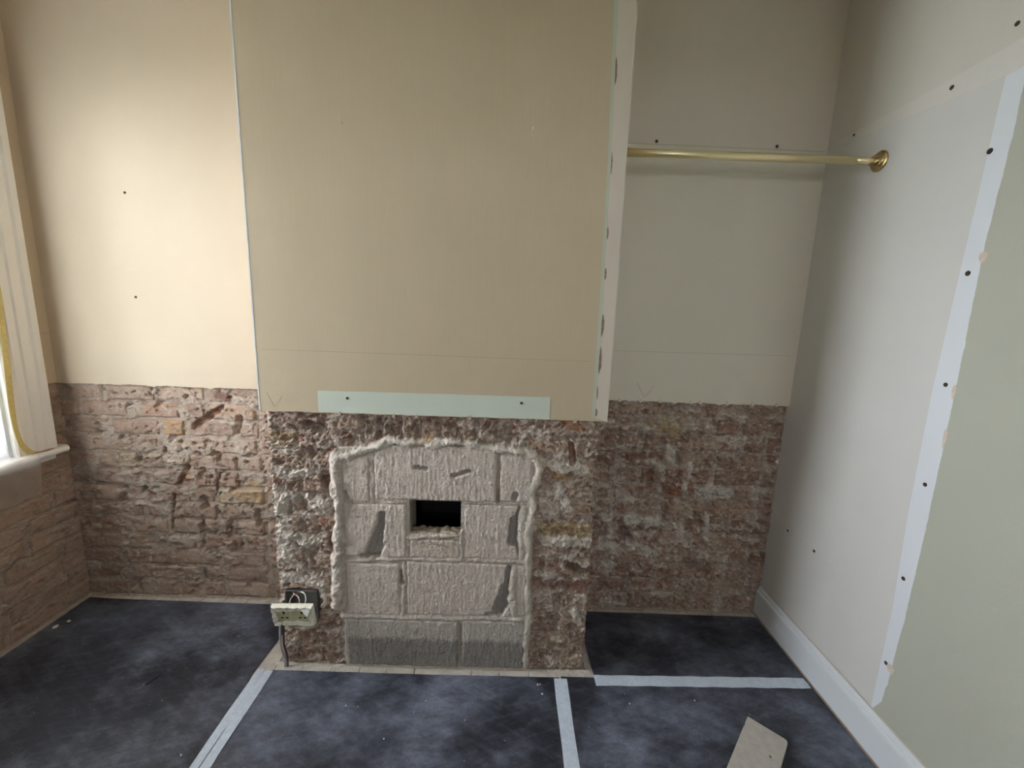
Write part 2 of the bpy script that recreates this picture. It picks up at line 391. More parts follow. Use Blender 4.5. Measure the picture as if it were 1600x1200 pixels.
        pw = np.clip(k['pale']*.9+.35*sst(.25, .75, fbm(U/.045, V/.035, s.seed+31, 4)+s.smear)+.30*k['sm']+s.fleck*sst(.10, .30, fbm(U/.020, V/.015, s.seed+35, 4)+.35*k['fac']+.25*k['n2']+s.smear-.12), 0, 1)[...,None]
        c = c*(1-pw)+s.palec*.97*pw
        t = (k['tw']*np.clip(.70+.5*n+.25*k['fac'], .15, 1))[...,None]; c = c*(1-t)+k['tint']*t
        return h, c*(1+.10*fbm(U/.02, V/.02, s.seed+33, 3))[...,None]
def gridq(nu, nv):
    i = np.arange(nu*nv).reshape(nv, nu)
    return np.stack([i[:-1,:-1], i[:-1,1:], i[1:,1:], i[1:,:-1]], -1).reshape(-1, 4)
def mortar_sheet(ms, name, u0, u1, v0, v1, step, parent, drop=None):
    nu = int((u1-u0)/step)+2; nv = int((v1-v0)/step)+2
    U, V = np.meshgrid(np.linspace(u0, u1, nu), np.linspace(v0, v1, nv))
    h, c, k = ms.mortar(U, V); Q = gridq(nu, nv)
    if drop is not None:
        m = drop(U, V).ravel(); Q = Q[~(m[Q].any(1))]
    P = ms.fr.P(U, V, h).reshape(-1, 3)
    return npmesh(name, P, Q, c.reshape(-1, 3), MAS, parent, P.mean(0))
def put_brick(ms, rect, parent, step, rng, off=None, tone=None, col=None, depth=.045, name='brick', fn=None):
    u0, u1, v0, v1 = rect
    nu = max(4, int((u1-u0)/step)+1); nv = max(4, int((v1-v0)/step)+1)
    U, V = np.meshgrid(np.linspace(u0, u1, nu), np.linspace(v0, v1, nv))
    jx = .003*fbm(U/.03, V/.03, ms.seed+50+rng.randrange(99), 2); jy = .003*fbm(U/.03, V/.03, ms.seed+51, 2)
    U = U+jx; V = V+jy
    off = rng.gauss(.0, .0028)*ms.rough if off is None else off
    tone = TONES[rng.randrange(len(TONES))]*rng.uniform(.88, 1.12) if tone is None else np.array(tone)
    h, c = fn(U, V, rect, off) if fn else ms.brick(U, V, rect, off, tone, col)
    h = h+(rng.uniform(-.02, .02)*(U-(u0+u1)/2)+rng.uniform(-.03, .03)*(V-(v0+v1)/2))*(0 if fn else 1)
    Hh = np.pad(h, 1, mode='edge'); Uu = np.pad(U, 1, mode='edge'); Vv = np.pad(V, 1, mode='edge')
    for sl in ((0,slice(None)), (-1,slice(None)), (slice(None),0), (slice(None),-1)): Hh[sl] = -depth
    cc = np.pad(c, ((1,1),(1,1),(0,0)), mode='edge')
    P = ms.fr.P(Uu, Vv, Hh).reshape(-1, 3)
    return npmesh(name, P, gridq(nu+2, nv+2), cc.reshape(-1, 3), MAS, parent, P.mean(0))
def courses(u0, u1, v0, ch, n, rng, gap=.009, start=0):
    """brick rectangles, stretchers and headers mixed"""
    out = []
    for i in range(n):
        a = u0-(rng.uniform(.0, .02)+(.11 if (i+start)%2 else 0.0)); pat = rng.random()
        while a < u1-.02:
            L = .104 if rng.random() < .42 else .218
            b = a+L; x0, x1 = max(a, u0), min(b, u1)
            if u1-x1 < .05: x1 = u1
            if x1-x0 > .03: out.append((x0+gap*.5*(x0 > u0), x1-gap*.5*(x1 < u1), v0+i*ch+gap*.5, v0+(i+1)*ch-gap*.5, i))
            a = b+gap
            if x1 >= u1: break
    return out
def tone_at(rect, list_):
    for (u, v, c) in list_:
        if rect[0] <= u <= rect[1] and rect[2] <= v <= rect[3]: return c
    return None

# ------------------------------------------------------------------ the setting: floor, ceiling, rear wall
rng = random.Random(11)
floor = structure('floor', 'dusty old floorboards under black floor protection sheets')
x = XL-.02; k = 0
while x < XR+.02:
    w = .112+rng.uniform(-.004, .004); x1 = min(x+w, XR+.04)
    box('floorboard', (x+.0015, REAR, -.022), (x1-.0015, D+.05, rng.uniform(-.0015, .0)), WOOD, floor, .002, 1); x += w
box('subfloor', (XL-.3, REAR-.3, -.12), (XR+.3, D+.3, -.03), BACKING, floor)
ceiling = structure('ceiling', 'white painted ceiling above the frame')
box('ceiling_board', (XL-.3, REAR-.3, H), (XR+.3, D+.3, H+.1), CEIL, ceiling)
wrear = structure('wall_rear', 'white wall with a small added fill-light window behind the viewer')
for a, b in (((XL-.3,0),(RW_X0,H)), ((RW_X1,0),(XR+.3,H)), ((RW_X0,0),(RW_X1,RW_Z0)), ((RW_X0,RW_Z1),(RW_X1,H))):
    box('wall_panel', (a[0], REAR-.25, a[1]), (b[0], REAR, b[1]), CEIL, wrear)
fill_win = structure('window_added_fill', 'small white sash window added unseen behind the viewer for fill light')
def sash(parent, horiz, lo, hi, z0, z1, at, outer=.05):
    """frame, meeting rail and panes; horiz: 'x' window in a y-plane, 'y' window in an x-plane"""
    def bb(name, a0, a1, b0, b1, t0, t1, m, bev=.003):
        if horiz == 'x': box(name, (a0, at+t0, b0), (a1, at+t1, b1), m, parent, bev)
        else: box(name, (at+t0, a0, b0), (at+t1, a1, b1), m, parent, bev)
    e = outer; mid = (z0+z1)/2
    bb('frame_stile', lo, lo+e, z0, z1, -.03, .03, WHITE); bb('frame_stile', hi-e, hi, z0, z1, -.03, .03, WHITE)
    bb('frame_rail', lo+e, hi-e, z0, z0+e, -.03, .03, WHITE); bb('frame_rail', lo+e, hi-e, z1-e, z1, -.03, .03, WHITE)
    bb('meeting_rail', lo+e, hi-e, mid-.022, mid+.022, -.03, .03, WHITE)
    for a, b in ((z0+e, mid-.022), (mid+.022, z1-e)): bb('pane', lo+e, hi-e, a, b, -.003, .003, GLASS, 0)


sash(fill_win, 'x', RW_X0, RW_X1, RW_Z0, RW_Z1, REAR-.12, .035)

# ------------------------------------------------------------------ back wall of the left alcove
wl = structure('wall_back_left', 'left alcove back wall, cream plaster above bare dusty brick')
FA = Frame((0, D+.014, 0), (1,0,0))
R_, O_, Y_ = tuple(RED), tuple(ORANGE), tuple(OCHRE)
LA = [('gouge',-.543,.863,-.425,.945,.016,.026,R_), ('gouge',-.603,.663,-.650,.575,.012,.020,R_), ('gouge',-.340,.905,-.358,.838,.014,.024),
      ('gouge',-.454,.73,-.45,.70,.011,.022), ('gouge',-.527,.656,-.547,.609,.013,.02), ('gouge',-.538,.505,-.537,.465,.016,.03), ('gouge',-.676,.53,-.704,.349,.008,.020,R_),
      ('gouge',-.556,.379,-.556,.32,.016,.03), ('gouge',-.557,.307,-.566,.281,.012,.02), ('gouge',-.423,.40,-.438,.324,.013,.026), ('gouge',-.417,.285,-.418,.239,.013,.028),
      ('gouge',-.293,.452,-.291,.388,.013,.027), ('gouge',-.574,.13,-.571,.096,.02,.02), ('gouge',-.91,.061,-.899,.027,.022,.022), ('gouge',-.899,.545,-.93,.464,.016,.018),
      ('gouge',-.81,.547,-.784,.517,.02,.018,tuple(PURPLE)), ('tint',-.429,1.014,-.388,.986,.02,.8,tuple(PURPLE)), ('gouge',-.453,.637,-.483,.526,.008,.02),
      ('pale',-.672,.78,-.64,.65,.030,.9), ('pale',-.704,.293,-.566,.307,.022,.8), ('pale',-.60,.74,-.62,.70,.03,.8), ('pale',-.36,.80,-.33,.74,.028,.7), ('pale',-.9,.6,-.75,.56,.035,.7),
      ('pale',-.86,.50,-.70,.47,.03,.6), ('pale',-.45,.55,-.40,.50,.03,.6), ('pale',-.47,.25,-.43,.22,.03,.5), ('tint',-.615,.625,-.600,.60,.02,.9,O_), ('tint',-.565,.69,-.62,.70,.014,.6,O_)]
msA = Masonry(FA, 100, .74, -.02, .15, 1.8, LA, palec=(.58,.485,.40), dust=.50, fleck=.32)
BX_A = [(-.66,.855,O_), (-.32,.625,Y_), (-.28,.55,Y_), (-.85,.70,(.54,.43,.31)), (-.75,.94,(.46,.29,.21)), (-.45,.30,(.40,.26,.19))]
mortar_sheet(msA, 'mortar', XL-.05, .06, -.01, 1.06, .004, wl)
for (a, b, c, d, i) in courses(XL-.03, .05, .002, .0805, 13, rng):
    put_brick(msA, (a, b, c, d), wl, .0042, rng, col=tone_at((a,b,c,d), BX_A))
FP = Frame((0, D, 0), (1,0,0))
o = [(x_, z_) for x_, z_ in ragged((XL, ZA+.002), (.02, ZA), .0035, .004, 3, .02)]+[(.02, H), (XL, H)]
slab('plaster', FP, o, 0, .03, CREAM, wl)
box('brick_core', (XL-.3, D+.06, 0), (.1, D+.3, H), BACKING, wl)
def screw_hole(parent, c, ax, sgn, rad=.0045, plug=True):
    rad *= .74
    t = lathe_x('screw_hole', [(-.001, rad*1.35), (.0012, rad*1.25), (.0016, rad), (.0004, rad*.72), (.0004, .0003)], c, PLUG if plug else DARKHOLE, parent, 12, ax, sgn)
    return t
for p_ in ((-.725,1.843), (-.731,1.425)): screw_hole(wl, (p_[0], D, p_[1]), 'y', -1, .0055, False)
def line(name, fr, pts, w, mat_, parent, h=.0004):
    """a thin drawn or scored line lying on a painted face"""
    a = np.array(pts, float); L_ = []; R2 = []
    for i in range(len(a)):
        d = a[min(i+1,len(a)-1)]-a[max(i-1,0)]; d /= np.linalg.norm(d); n = np.array((-d[1], d[0]))
        L_.append(tuple(a[i]+n*w/2)); R2.append(tuple(a[i]-n*w/2))
    return slab(name, fr, R2+L_[::-1], h, .0006, mat_, parent)
line('scored_line', FP, [(-1.11,1.2625), (-.8,1.261), (-.48,1.260)], .0014, plain('faint_line_cream', (.55,.46,.32), .8), wl)

# ------------------------------------------------------------------ back wall of the right alcove
wr = structure('wall_back_right', 'right alcove back wall, shaded plaster above bare reddish brick')
RA = [('gouge',1.575,.856,1.577,.779,.014,.030), ('gouge',1.653,.812,1.653,.751,.012,.028), ('gouge',1.536,.707,1.536,.638,.014,.016,R_), ('tint',1.608,.641,1.676,.611,.022,.9,R_), ('tint',1.719,.66,1.737,.597,.018,.9,R_),
      ('tint',1.675,.736,1.692,.69,.016,.8,R_), ('pale',1.458,.47,1.48,.465,.028,1.), ('pale',1.545,.46,1.575,.46,.026,1.), ('pale',1.809,.64,1.91,.615,.024,.9), ('pale',1.715,.753,1.698,.628,.012,1.), ('pale',1.817,.504,1.828,.374,.012,1.),
      ('pale',1.468,.346,1.548,.308,.026,.8), ('gouge',1.423,.41,1.467,.362,.02,.024,tuple(PURPLE)), ('gouge',1.756,.502,1.808,.448,.014,.018,tuple(PURPLE)), ('tint',1.66,.56,1.735,.53,.03,.9,(.55,.40,.28)),
      ('tint',1.579,.946,1.648,.888,.03,.7,Y_), ('tint',1.75,.27,1.849,.222,.03,.7,tuple(PURPLE)), ('gouge',1.512,.884,1.521,.872,.018,.02), ('gouge',1.765,1.041,1.811,.938,.006,.014), ('gouge',1.943,.072,1.978,.049,.018,.02),
      ('gouge',1.617,.546,1.612,.465,.012,.024), ('pale',1.331,.341,1.394,.317,.03,.8), ('pale',1.605,.826,1.625,.766,.02,.7), ('pale',1.40,.60,1.44,.56,.03,.5), ('pale',1.35,.47,1.38,.42,.03,.6), ('pale',1.70,.42,1.74,.36,.03,.6),
      ('pale',1.55,.76,1.58,.73,.02,.6), ('gouge',1.34,.42,1.33,.36,.018,.02), ('gouge',1.60,.40,1.58,.36,.016,.02,R_), ('gouge',1.345,.13,1.39,.08,.02,.022)]
msR = Masonry(FA, 300, .98, -.05, .46, 1.15, RA, redness=1.35, palec=(.74,.665,.585), dust=.26, fleck=.62)
BX_R = [(1.865,.63,(.62,.60,.55)), (1.70,.55,(.52,.38,.27)), (1.80,.24,tuple(PURPLE)), (1.62,.92,Y_)]
mortar_sheet(msR, 'mortar', 1.14, XR+.02, -.01, 1.06, .004, wr)
for (a, b, c, d, i) in courses(1.15, XR+.01, .002, .0805, 13, rng):
    put_brick(msR, (a, b, c, d), wr, .0042, rng, col=tone_at((a,b,c,d), BX_R))
o = ragged((1.18, ZA+.002), (XR, ZA), .003, .004, 8, .02)+[(XR, H), (1.18, H)]
slab('plaster', FP, o, 0, .03, ALCOVE_R, wr)
box('brick_core', (1.1, D+.06, 0), (XR+.3, D+.3, H), BACKING, wr)
for p_ in ((1.427,2.106), (1.912,2.103)): screw_hole(wr, (p_[0], D, p_[1]), 'y', -1, .0065, False)
FAINT2 = plain('faint_line_grey', (.48,.45,.36), .8)
line('scored_line', FP, [(1.23,1.263), (1.7,1.264), (2.09,1.265)], .0014, FAINT2, wr)
line('scored_line', FP, [(1.22,2.097), (1.6,2.094), (2.11,2.090)], .0022, FAINT2, wr)
line('pencil_mark', FP, [(1.432,1.125), (1.455,1.085), (1.468,1.062)], .0015, PENCIL, wr); line('pencil_mark', FP, [(1.508,1.115), (1.49,1.085), (1.468,1.062)], .0015, PENCIL, wr)
for i in range(9):
    xx = 1.27+i*.095+rng.uniform(-.03,.03)
    slab('plaster_crumb', FP, [(xx-.006,ZA-.003), (xx+.007,ZA-.004), (xx+.008,ZA+.006), (xx+.001,ZA+.012), (xx-.005,ZA+.007)], .004, .006, PLASTER, wr)

# ------------------------------------------------------------------ chimney breast
wb = structure('wall_chimney_breast', 'projecting chimney breast, khaki plaster above bare brick and a blocked fireplace')
FB = Frame((0, 0, 0), (1,0,0))
HX0, HX1, HZ0, HZ1 = .510, .706, .588, .717       # vent hole
BOXR = (.028, .150, .205, .327)                   # socket back box recess
BR = [('gouge',.151,.996,.191,.978,.016,.022), ('tint',.017,.777,.035,.760,.014,.9,R_), ('gouge',.201,.783,.228,.754,.018,.026,tuple(PURPLE)), ('tint',.177,.625,.186,.609,.013,1.,(.40,.13,.10)), ('gouge',.115,.492,.134,.471,.014,.022),
      ('tint',1.053,.83,1.083,.815,.018,.95,O_), ('tint',1.067,1.03,1.137,1.013,.018,.9,(.42,.19,.10)), ('gouge',1.101,.947,1.112,.874,.012,.030,R_), ('pale',1.035,.87,1.075,.845,.022,1.), ('pale',1.10,.86,1.155,.848,.020,1.), ('tint',1.10,.63,1.15,.60,.024,.9,Y_),
      ('pale',1.02,.565,1.19,.558,.022,1.), ('gouge',1.117,.462,1.184,.437,.018,.028,tuple(DARKB)), ('tint',.98,.395,1.19,.375,.024,.9,(.23,.09,.075)), ('gouge',1.074,.338,1.086,.283,.014,.024), ('pale',1.144,.284,1.173,.215,.014,1.),
      ('tint',1.15,.175,1.20,.14,.03,.6,tuple(PURPLE)), ('pale',.03,.74,.028,.50,.030,.8), ('pale',.06,.55,.15,.53,.022,.8), ('pale',.04,.47,.09,.42,.022,.8), ('pale',.14,.70,.19,.66,.03,.7), ('pale',.03,.375,.17,.36,.022,1.), ('pale',.165,.36,.175,.27,.012,1.),
      ('pale',.08,.80,.18,.82,.016,.8), ('gouge',.02,.845,.045,.842,.008,.022), ('pale',1.06,.78,1.10,.70,.02,.7), ('pale',1.0,.72,1.04,.66,.02,.8), ('pale',1.14,.52,1.10,.46,.015,.8), ('gouge',.995,.60,.995,.56,.012,.02), ('gouge',.10,.70,.12,.69,.014,.02),
      ('gouge',.215,.56,.22,.50,.014,.022,R_), ('gouge',.10,.13,.115,.12,.014,.02), ('gouge',.135,.19,.14,.165,.01,.022), ('tint',.548,.941,.588,.957,.014,.9,O_), ('gouge',.44,.99,.45,.96,.012,.02), ('gouge',.155,.895,.16,.88,.016,.02)]
LIPL = [(.228,.27), (.232,.35), (.243,.5), (.247,.62), (.252,.70), (.244,.80), (.250,.872)]
LIPT = [(.250,.872), (.30,.885), (.35,.905), (.40,.918), (.46,.945), (.50,.938), (.56,.942), (.60,.930), (.66,.950), (.74,.938), (.80,.928), (.88,.922), (.965,.905)]
LIPR = [(.965,.905), (.985,.86), (.982,.81), (.962,.76), (.972,.70), (.958,.60), (.962,.48), (.966,.40), (.968,.30), (.972,.24), (.965,.12), (.968,.03)]
RID = [(LIPL,.024,.034), (LIPT,.019,.026), (LIPR,.016,.021), ([(.262,.25), (.26,.12), (.262,.02)],.010,.012), ([(.262,.705), (.38,.700), (.50,.710)],.006,.013), ([(.72,.712), (.84,.714), (.96,.716)],.005,.0125),
       ([(.27,.462), (.40,.474), (.50,.478), (.62,.478), (.72,.480), (.95,.480)],.010,.0165), ([(.25,.225), (.40,.228), (.60,.228), (.80,.235), (.96,.232)],.013,.017), ([(.377,.705), (.378,.80), (.374,.90)],.013,.0145), ([(.502,.478), (.503,.57)],.007,.014),
       ([(.707,.60), (.708,.485)],.009,.016), ([(.492,.465), (.488,.34), (.482,.24)],.010,.0155), ([(.51,.565), (.60,.572), (.70,.583)],.010,.017), ([(.912,.45), (.905,.36), (.915,.26)],.018,.020), ([(.935,.70), (.93,.60), (.935,.50)],.014,.015)]
RID += [([(.840,.90), (.838,.80), (.838,.72)],.006,-.012), ([(.838,.745), (.838,.725)],.010,-.035), ([(.706,.21), (.706,.02)],.008,-.012), ([(.474,.418), (.479,.375)],.013,-.045)]
BG = [(.400,.60,.368,.505,.020,.018), (.882,.37,.848,.272,.020,.017), (.905,.60,.925,.53,.014,.014), (.410,.658,.396,.53,.013,.030), (.396,.53,.385,.495,.018,.026), (.385,.495,.335,.486,.012,.020), (.902,.65,.897,.56,.016,.030), (.925,.69,.92,.66,.014,.022), (.915,.58,.93,.50,.010,.02), (.889,.455,.872,.285,.009,.030), (.872,.30,.855,.262,.020,.026), (.86,.262,.81,.250,.010,.016),
      (.538,.846,.576,.842,.0085,.014), (.672,.818,.731,.838,.0085,.016), (.28,.72,.275,.74,.01,.012), (.90,.735,.905,.75,.012,.016)]
def inf(U, V): return (sst(.245, .262, U)*sst(.985, .965, U)*sst(.93, .90, V)) > .5
def base_b(U, V, k, h):
    i = inf(U, V); g = np.zeros_like(U)
    for (a, b, c_, d_, rad, amt) in BG: g = np.maximum(g, (amt+.014)*sst(1.32, .55, segd(U+.35*rad*k['n1'], V+.35*rad*k['n2'], (a,b), (c_,d_))/rad))
    h = np.where((U > .335) & (U < .90) & (V > .95), h-.012, h)
    return np.where(i, .005+.002*k['n1']+.002*k['fac']+.0015*k['n2']-g, h)
msB = Masonry(FB, 500, .82, .01, .50, 1.0, BR, RID, base_b, palec=(.78,.69,.60), dust=.34, fleck=.55)
def dropb(U, V):
    return ((U > HX0+.004) & (U < HX1-.004) & (V > HZ0) & (V < HZ1)) | ((U > BOXR[0]) & (U < BOXR[1]) & (V > BOXR[2]) & (V < BOXR[3]))
mortar_sheet(msB, 'mortar', .002, W-.002, -.01, 1.055, .003, wb, dropb)
BX_B = [(.07,.93,(.46,.33,.17)), (1.12,.40,(.25,.10,.08)), (1.02,.40,(.27,.11,.085)), (1.08,.62,Y_), (1.08,.075,(.30,.20,.17)), (.15,.07,(.36,.24,.17))]
ch = .0805
for i in range(13):
    z0, z1 = .002+i*ch+.005, .002+(i+1)*ch-.005
    for side in (0, 1):
        lo, hi = ((0.0, .238) if side == 0 else (.972, W)) if i < 11 else ((0.0, .335) if side == 0 else (.885, W))
        if i == 11: lo, hi = (0.0, .30) if side == 0 else (.935, W)
        cuts = [lo]+([lo+(.112 if (i+side)%2 else .218)] if hi-lo < .26 else [lo+(.105 if (i+side)%2 else .21)])+[hi]
        if hi-cuts[1] < .05: cuts = [lo, hi]
        for a, b in zip(cuts[:-1], cuts[1:]):
            rr = (a+(.004 if a > lo else 0), b-(.004 if b < hi else 0), z0, z1)
            if side == 0 and i in (2, 3):     # round the socket box
                bx0, bx1, bz0, bz1 = BOXR
                rects = []
                if rr[2] < bz0 < rr[3]: rects.append((rr[0], rr[1], rr[2], bz0-.003))
                elif rr[2] < bz1 < rr[3]: rects.append((rr[0], rr[1], bz1+.004, rr[3]))
                if rr[1] > bx1+.03: rects.append((max(rr[0], bx1+.004), rr[1], max(rr[2], bz0), min(rr[3], bz1)))
                for q in rects:
                    if q[3]-q[2] > .012: put_brick(msB, q, wb, .0032, rng)
                continue
            put_brick(msB, rr, wb, .0032, rng, col=tone_at(rr, BX_B))
xx = .345
for w_ in (.068,.072,.066,.075,.070,.066,.078):       # brick on end over the old fireplace opening
    arch = .925+.020*(1-((xx+w_/2-.61)/.30)**2)
    put_brick(msB, (xx, xx+w_-.010, arch, 1.052), wb, .0032, rng, off=rng.uniform(-.006,.004), tone=np.array((.33,.235,.175))*rng.uniform(.85,1.15)); xx += w_
# the blocks that close the fireplace
def blockfn(base, tone, dark=False, seed=0):
    def fn(U, V, rect, off):
        q = 700+seed; u0, u1, v0, v1 = rect
        st = fbm(U/.009, V/.10, q, 4); n1 = fbm(U/.03, V/.03, q+1, 4); n2 = fbm(U/.008, V/.008, q+2, 3); drip = np.clip(fbm(U/.006, V/.05, q+3, 3)-.35, 0, 1)
        ed = np.minimum(np.minimum(U-u0, u1-U), np.minimum(V-v0, v1-V))+.0025*n1
        h = base+off+.0015*st+.0016*n1+.0019*n2+.008*drip*(.4 if dark else 1)-.007*sst(.006, -.001, ed)
        lum = np.clip(fbm(U/.02, V/.02, q+5, 3)-.55, 0, 1); h = h+.014*lum*(0 if dark else 1)
        crk = sst(.045, .0, np.abs(pn(U/.022+.5*n1*.4, V/.16, q+9))) if dark else sst(.03, .0, np.abs(pn(U/.03+.3*n1, V/.22, q+9)))*.35*(pn(U/.1, V/.1, q+12) > .1)
        h = h-.0022*crk
        g = np.zeros_like(U)
        for (a, b, c_, d_, rad, amt) in BG: g = np.maximum(g, amt*sst(1.25, .55, segd(U+.35*rad*n1, V+.35*rad*n2, (a,b), (c_,d_))/rad))
        h = h-g
        w = np.clip(.45+.35*st+.3*n1+drip+lum, 0, 1)[...,None]
        c = np.array(tone)*.90*(1-w)+np.array(tone)*1.08*w
        gw = sst(.003, .010, g)[...,None]; c = c*(1-gw)+np.array((.46,.41,.37))*gw
        if dark:
            s_ = (sst(.150, .125, V+.006*n1)*.85)[...,None]; c = c*(1-s_)+np.array((.30,.275,.25))*(1+.2*st[...,None])*s_
            c = c*(1-.35*crk[...,None])
        return h, c
    return fn
BT = (.80,.69,.60)
BLK = [((.268,.366,.708,.880),BT,0), ((.386,.832,.718,.928),BT,0), ((.845,.962,.722,.905),BT,0), ((.266,.499,.484,.699),BT,0), ((.512,.700,.486,.562),(.79,.67,.57),0), ((.716,.945,.488,.706),BT,0),
       ((.266,.470,.236,.456),BT,0), ((.499,.900,.243,.468),BT,0), ((.918,.958,.250,.465),BT,0), ((.264,.697,.012,.218),(.66,.585,.52),1), ((.714,.960,.012,.224),(.66,.585,.52),1)]
for j, (rc, tn, dk) in enumerate(BLK):
    put_brick(msB, rc, wb, .003, rng, off=rng.uniform(-.001,.002), depth=.06, name='block', fn=blockfn(.010, tn, dk, j*13))
# rubble bed in the vent hole, sooty flue behind
bedn = 40; U, V = np.meshgrid(np.linspace(HX0-.004, HX1+.004, bedn), np.linspace(-.012, .075, 24))
Z = HZ0+.002+.011*fbm(U/.03, V/.03, 900, 4)+.006*facet(U/.02, V/.02, 905)-.05*sst(.0, -.012, V)-.06*sst(.035, .075, V)
npmesh('rubble_bed', np.stack([U, V, Z], -1).reshape(-1,3), gridq(bedn, 24), np.tile(np.array((.48,.39,.30)), (bedn*24,1))*(1+.3*fbm(U/.015, V/.015, 901, 3).reshape(-1,1)), MAS, wb, (.61,.05,HZ0))
for a, b in (((HX0-.002,.0,HZ0-.03),(HX0+.003,.10,HZ1+.01)), ((HX1-.003,.0,HZ0-.03),(HX1+.002,.10,HZ1+.01)), ((HX0,.0,HZ1-.003),(HX1,.10,HZ1+.004))):
    box('hole_reveal', a, b, plain('cut_block', (.40,.35,.29), .9, bd=.002), wb, .001, 1)
for a, b in (((.03,.062,.0),(.42,.34,1.03)), ((.80,.062,.0),(1.17,.34,1.03)), ((.42,.10,.0),(.80,.34,.50)), ((.42,.10,.80),(.80,.34,1.03)), ((.42,.325,.5),(.80,.345,.80))):
    box('flue_lining', a, b, SOOT, wb)
# brick returns of the breast
for nm, fr, sd in (('l', Frame((0,0,0), (0,-1,0)), 810), ('r', Frame((W,0,0), (0,1,0)), 830)):
    msS = Masonry(fr, sd, 1.0, .08, .3)
    lo, hi = (-D-.01, -.012) if nm == 'l' else (.012, D+.01)
    mortar_sheet(msS, 'mortar', lo, hi, -.01, 1.05, .006, wb)
    for (a, b, c, d, i) in courses(lo, hi, .002, .0805, 13, rng): put_brick(msS, (a, b, c, d), wb, .006, rng, depth=.02)
# plaster above
FBP = Frame((0, PY, 0), (1,0,0))
o = ragged((PX0, ZB-.001), (PX1, ZB), .0025, .0035, 21, .012)+[(PX1, H), (PX0, H)]
slab('plaster', FBP, o, 0, D-PY+.005, BREAST, wb)
slab('corner_edge', FBP, [(PX0-.0012,ZB), (PX0+.0035,ZB), (PX0+.0035,H), (PX0-.0012,H)], .0008, .006, STRIPW, wb)
def bp(x_, z_): return (.8687+(x_-.8687)*.9877, 1.4198+(z_-1.4198)*.9877)
g0 = [bp(*q) for q in ((1.150,2.75), (1.152,2.36), (1.165,1.91), (1.169,1.40), (1.166,1.05))]; g1 = [bp(*q) for q in ((1.160,2.75), (1.164,2.36), (1.175,1.91), (1.181,1.40), (1.180,1.05))]
MINT2 = paint('dull_mint_paint', (.55,.57,.45), .05)
slab('mint_paint_edge', FBP, g0[::-1]+g1 if False else [g0[-1], g1[-1], g1[-2], g1[-3], g1[-4], g1[0], g0[0], g0[1], g0[2], g0[3]], .0006, .001, MINT2, wb)
lft = []
for a, b in zip(g1[::-1][:-1], g1[::-1][1:]): lft += ragged(a, b, .0022, .006, 33+len(lft), .006)[:-1]
lft.append(g1[0])
slab('bare_plaster_strip', FBP, [(PX1+.0006, ZB-.004), (PX1+.0006, H)]+lft[::-1], .0014, .004, PLASTER, wb)
TORN = plain('torn_paper_brown', (.30,.20,.15), .9, 0, 90, .35)
for j, (z0, z1, w_) in enumerate(((2.20,2.12,.005), (1.93,1.86,.003), (1.70,1.66,.004), (1.57,1.53,.005), (1.42,1.34,.006), (1.31,1.21,.007), (1.17,1.12,.003), (1.09,1.06,.006))):
    zs = np.linspace(z1, z0, 14); xe = np.interp(zs, [p[1] for p in g1[::-1]], [p[0] for p in g1[::-1]])
    wv = 1.7*w_*np.sin(np.linspace(0, math.pi, 14))**.6*(.55+.45*np.abs(pn(zs/.012, zs*0+j, 44)))
    slab('torn_patch', FBP, [(a+.001+c_, b) for a, b, c_ in zip(xe, zs, wv)]+[(a+.001-.25*c_, b) for a, b, c_ in zip(xe, zs, wv)][::-1], .0020, .003, TORN, wb)
a0, a1 = bp(.189,1.0385), bp(1.016,1.121)
slab('mint_paint_patch', FBP, ragged((a0[0], a0[1]+.002), (a1[0], a0[1]+.001), .002, .004, 51)+[(a1[0],a1[1]-.002)]+ragged((a1[0]-.002,a1[1]), (a0[0],a1[1]-.002), .0007, .02, 52), .0007, .002, MINT, wb)
for q in ((.294,1.094), (.914,1.096)): c_ = bp(*q); screw_hole(wb, (c_[0], PY-.0006, c_[1]), 'y', -1, .005, False)
FAINT3 = plain('faint_line_khaki', (.42,.345,.235), .8)
line('scored_line', FBP, [bp(.0,1.260), bp(.5,1.257), bp(1.15,1.253)], .0013, FAINT3, wb)
line('pencil_mark', FBP, [bp(.008,1.105), bp(.02,1.08), bp(.032,1.055)], .0013, PENCIL, wb); line('pencil_mark', FBP, [bp(.062,1.095), bp(.05,1.075), bp(.034,1.055)], .0013, PENCIL, wb)
for i in range(7):
    xx = .30+i*.13+rng.uniform(-.05,.05); k_ = rng.uniform(.4, 1.0)
    slab('plaster_crumb', FBP, [(xx-.009*k_,ZB-.010), (xx+.008*k_,ZB-.009), (xx+.007*k_,ZB-.001), (xx+.003*k_,ZB+.009*k_), (xx+.0005,ZB+.003*k_), (xx-.003*k_,ZB+.004*k_), (xx-.007*k_,ZB-.003)], .002, .012, plain('crumb_pink', (.50,.37,.30), .9), wb)

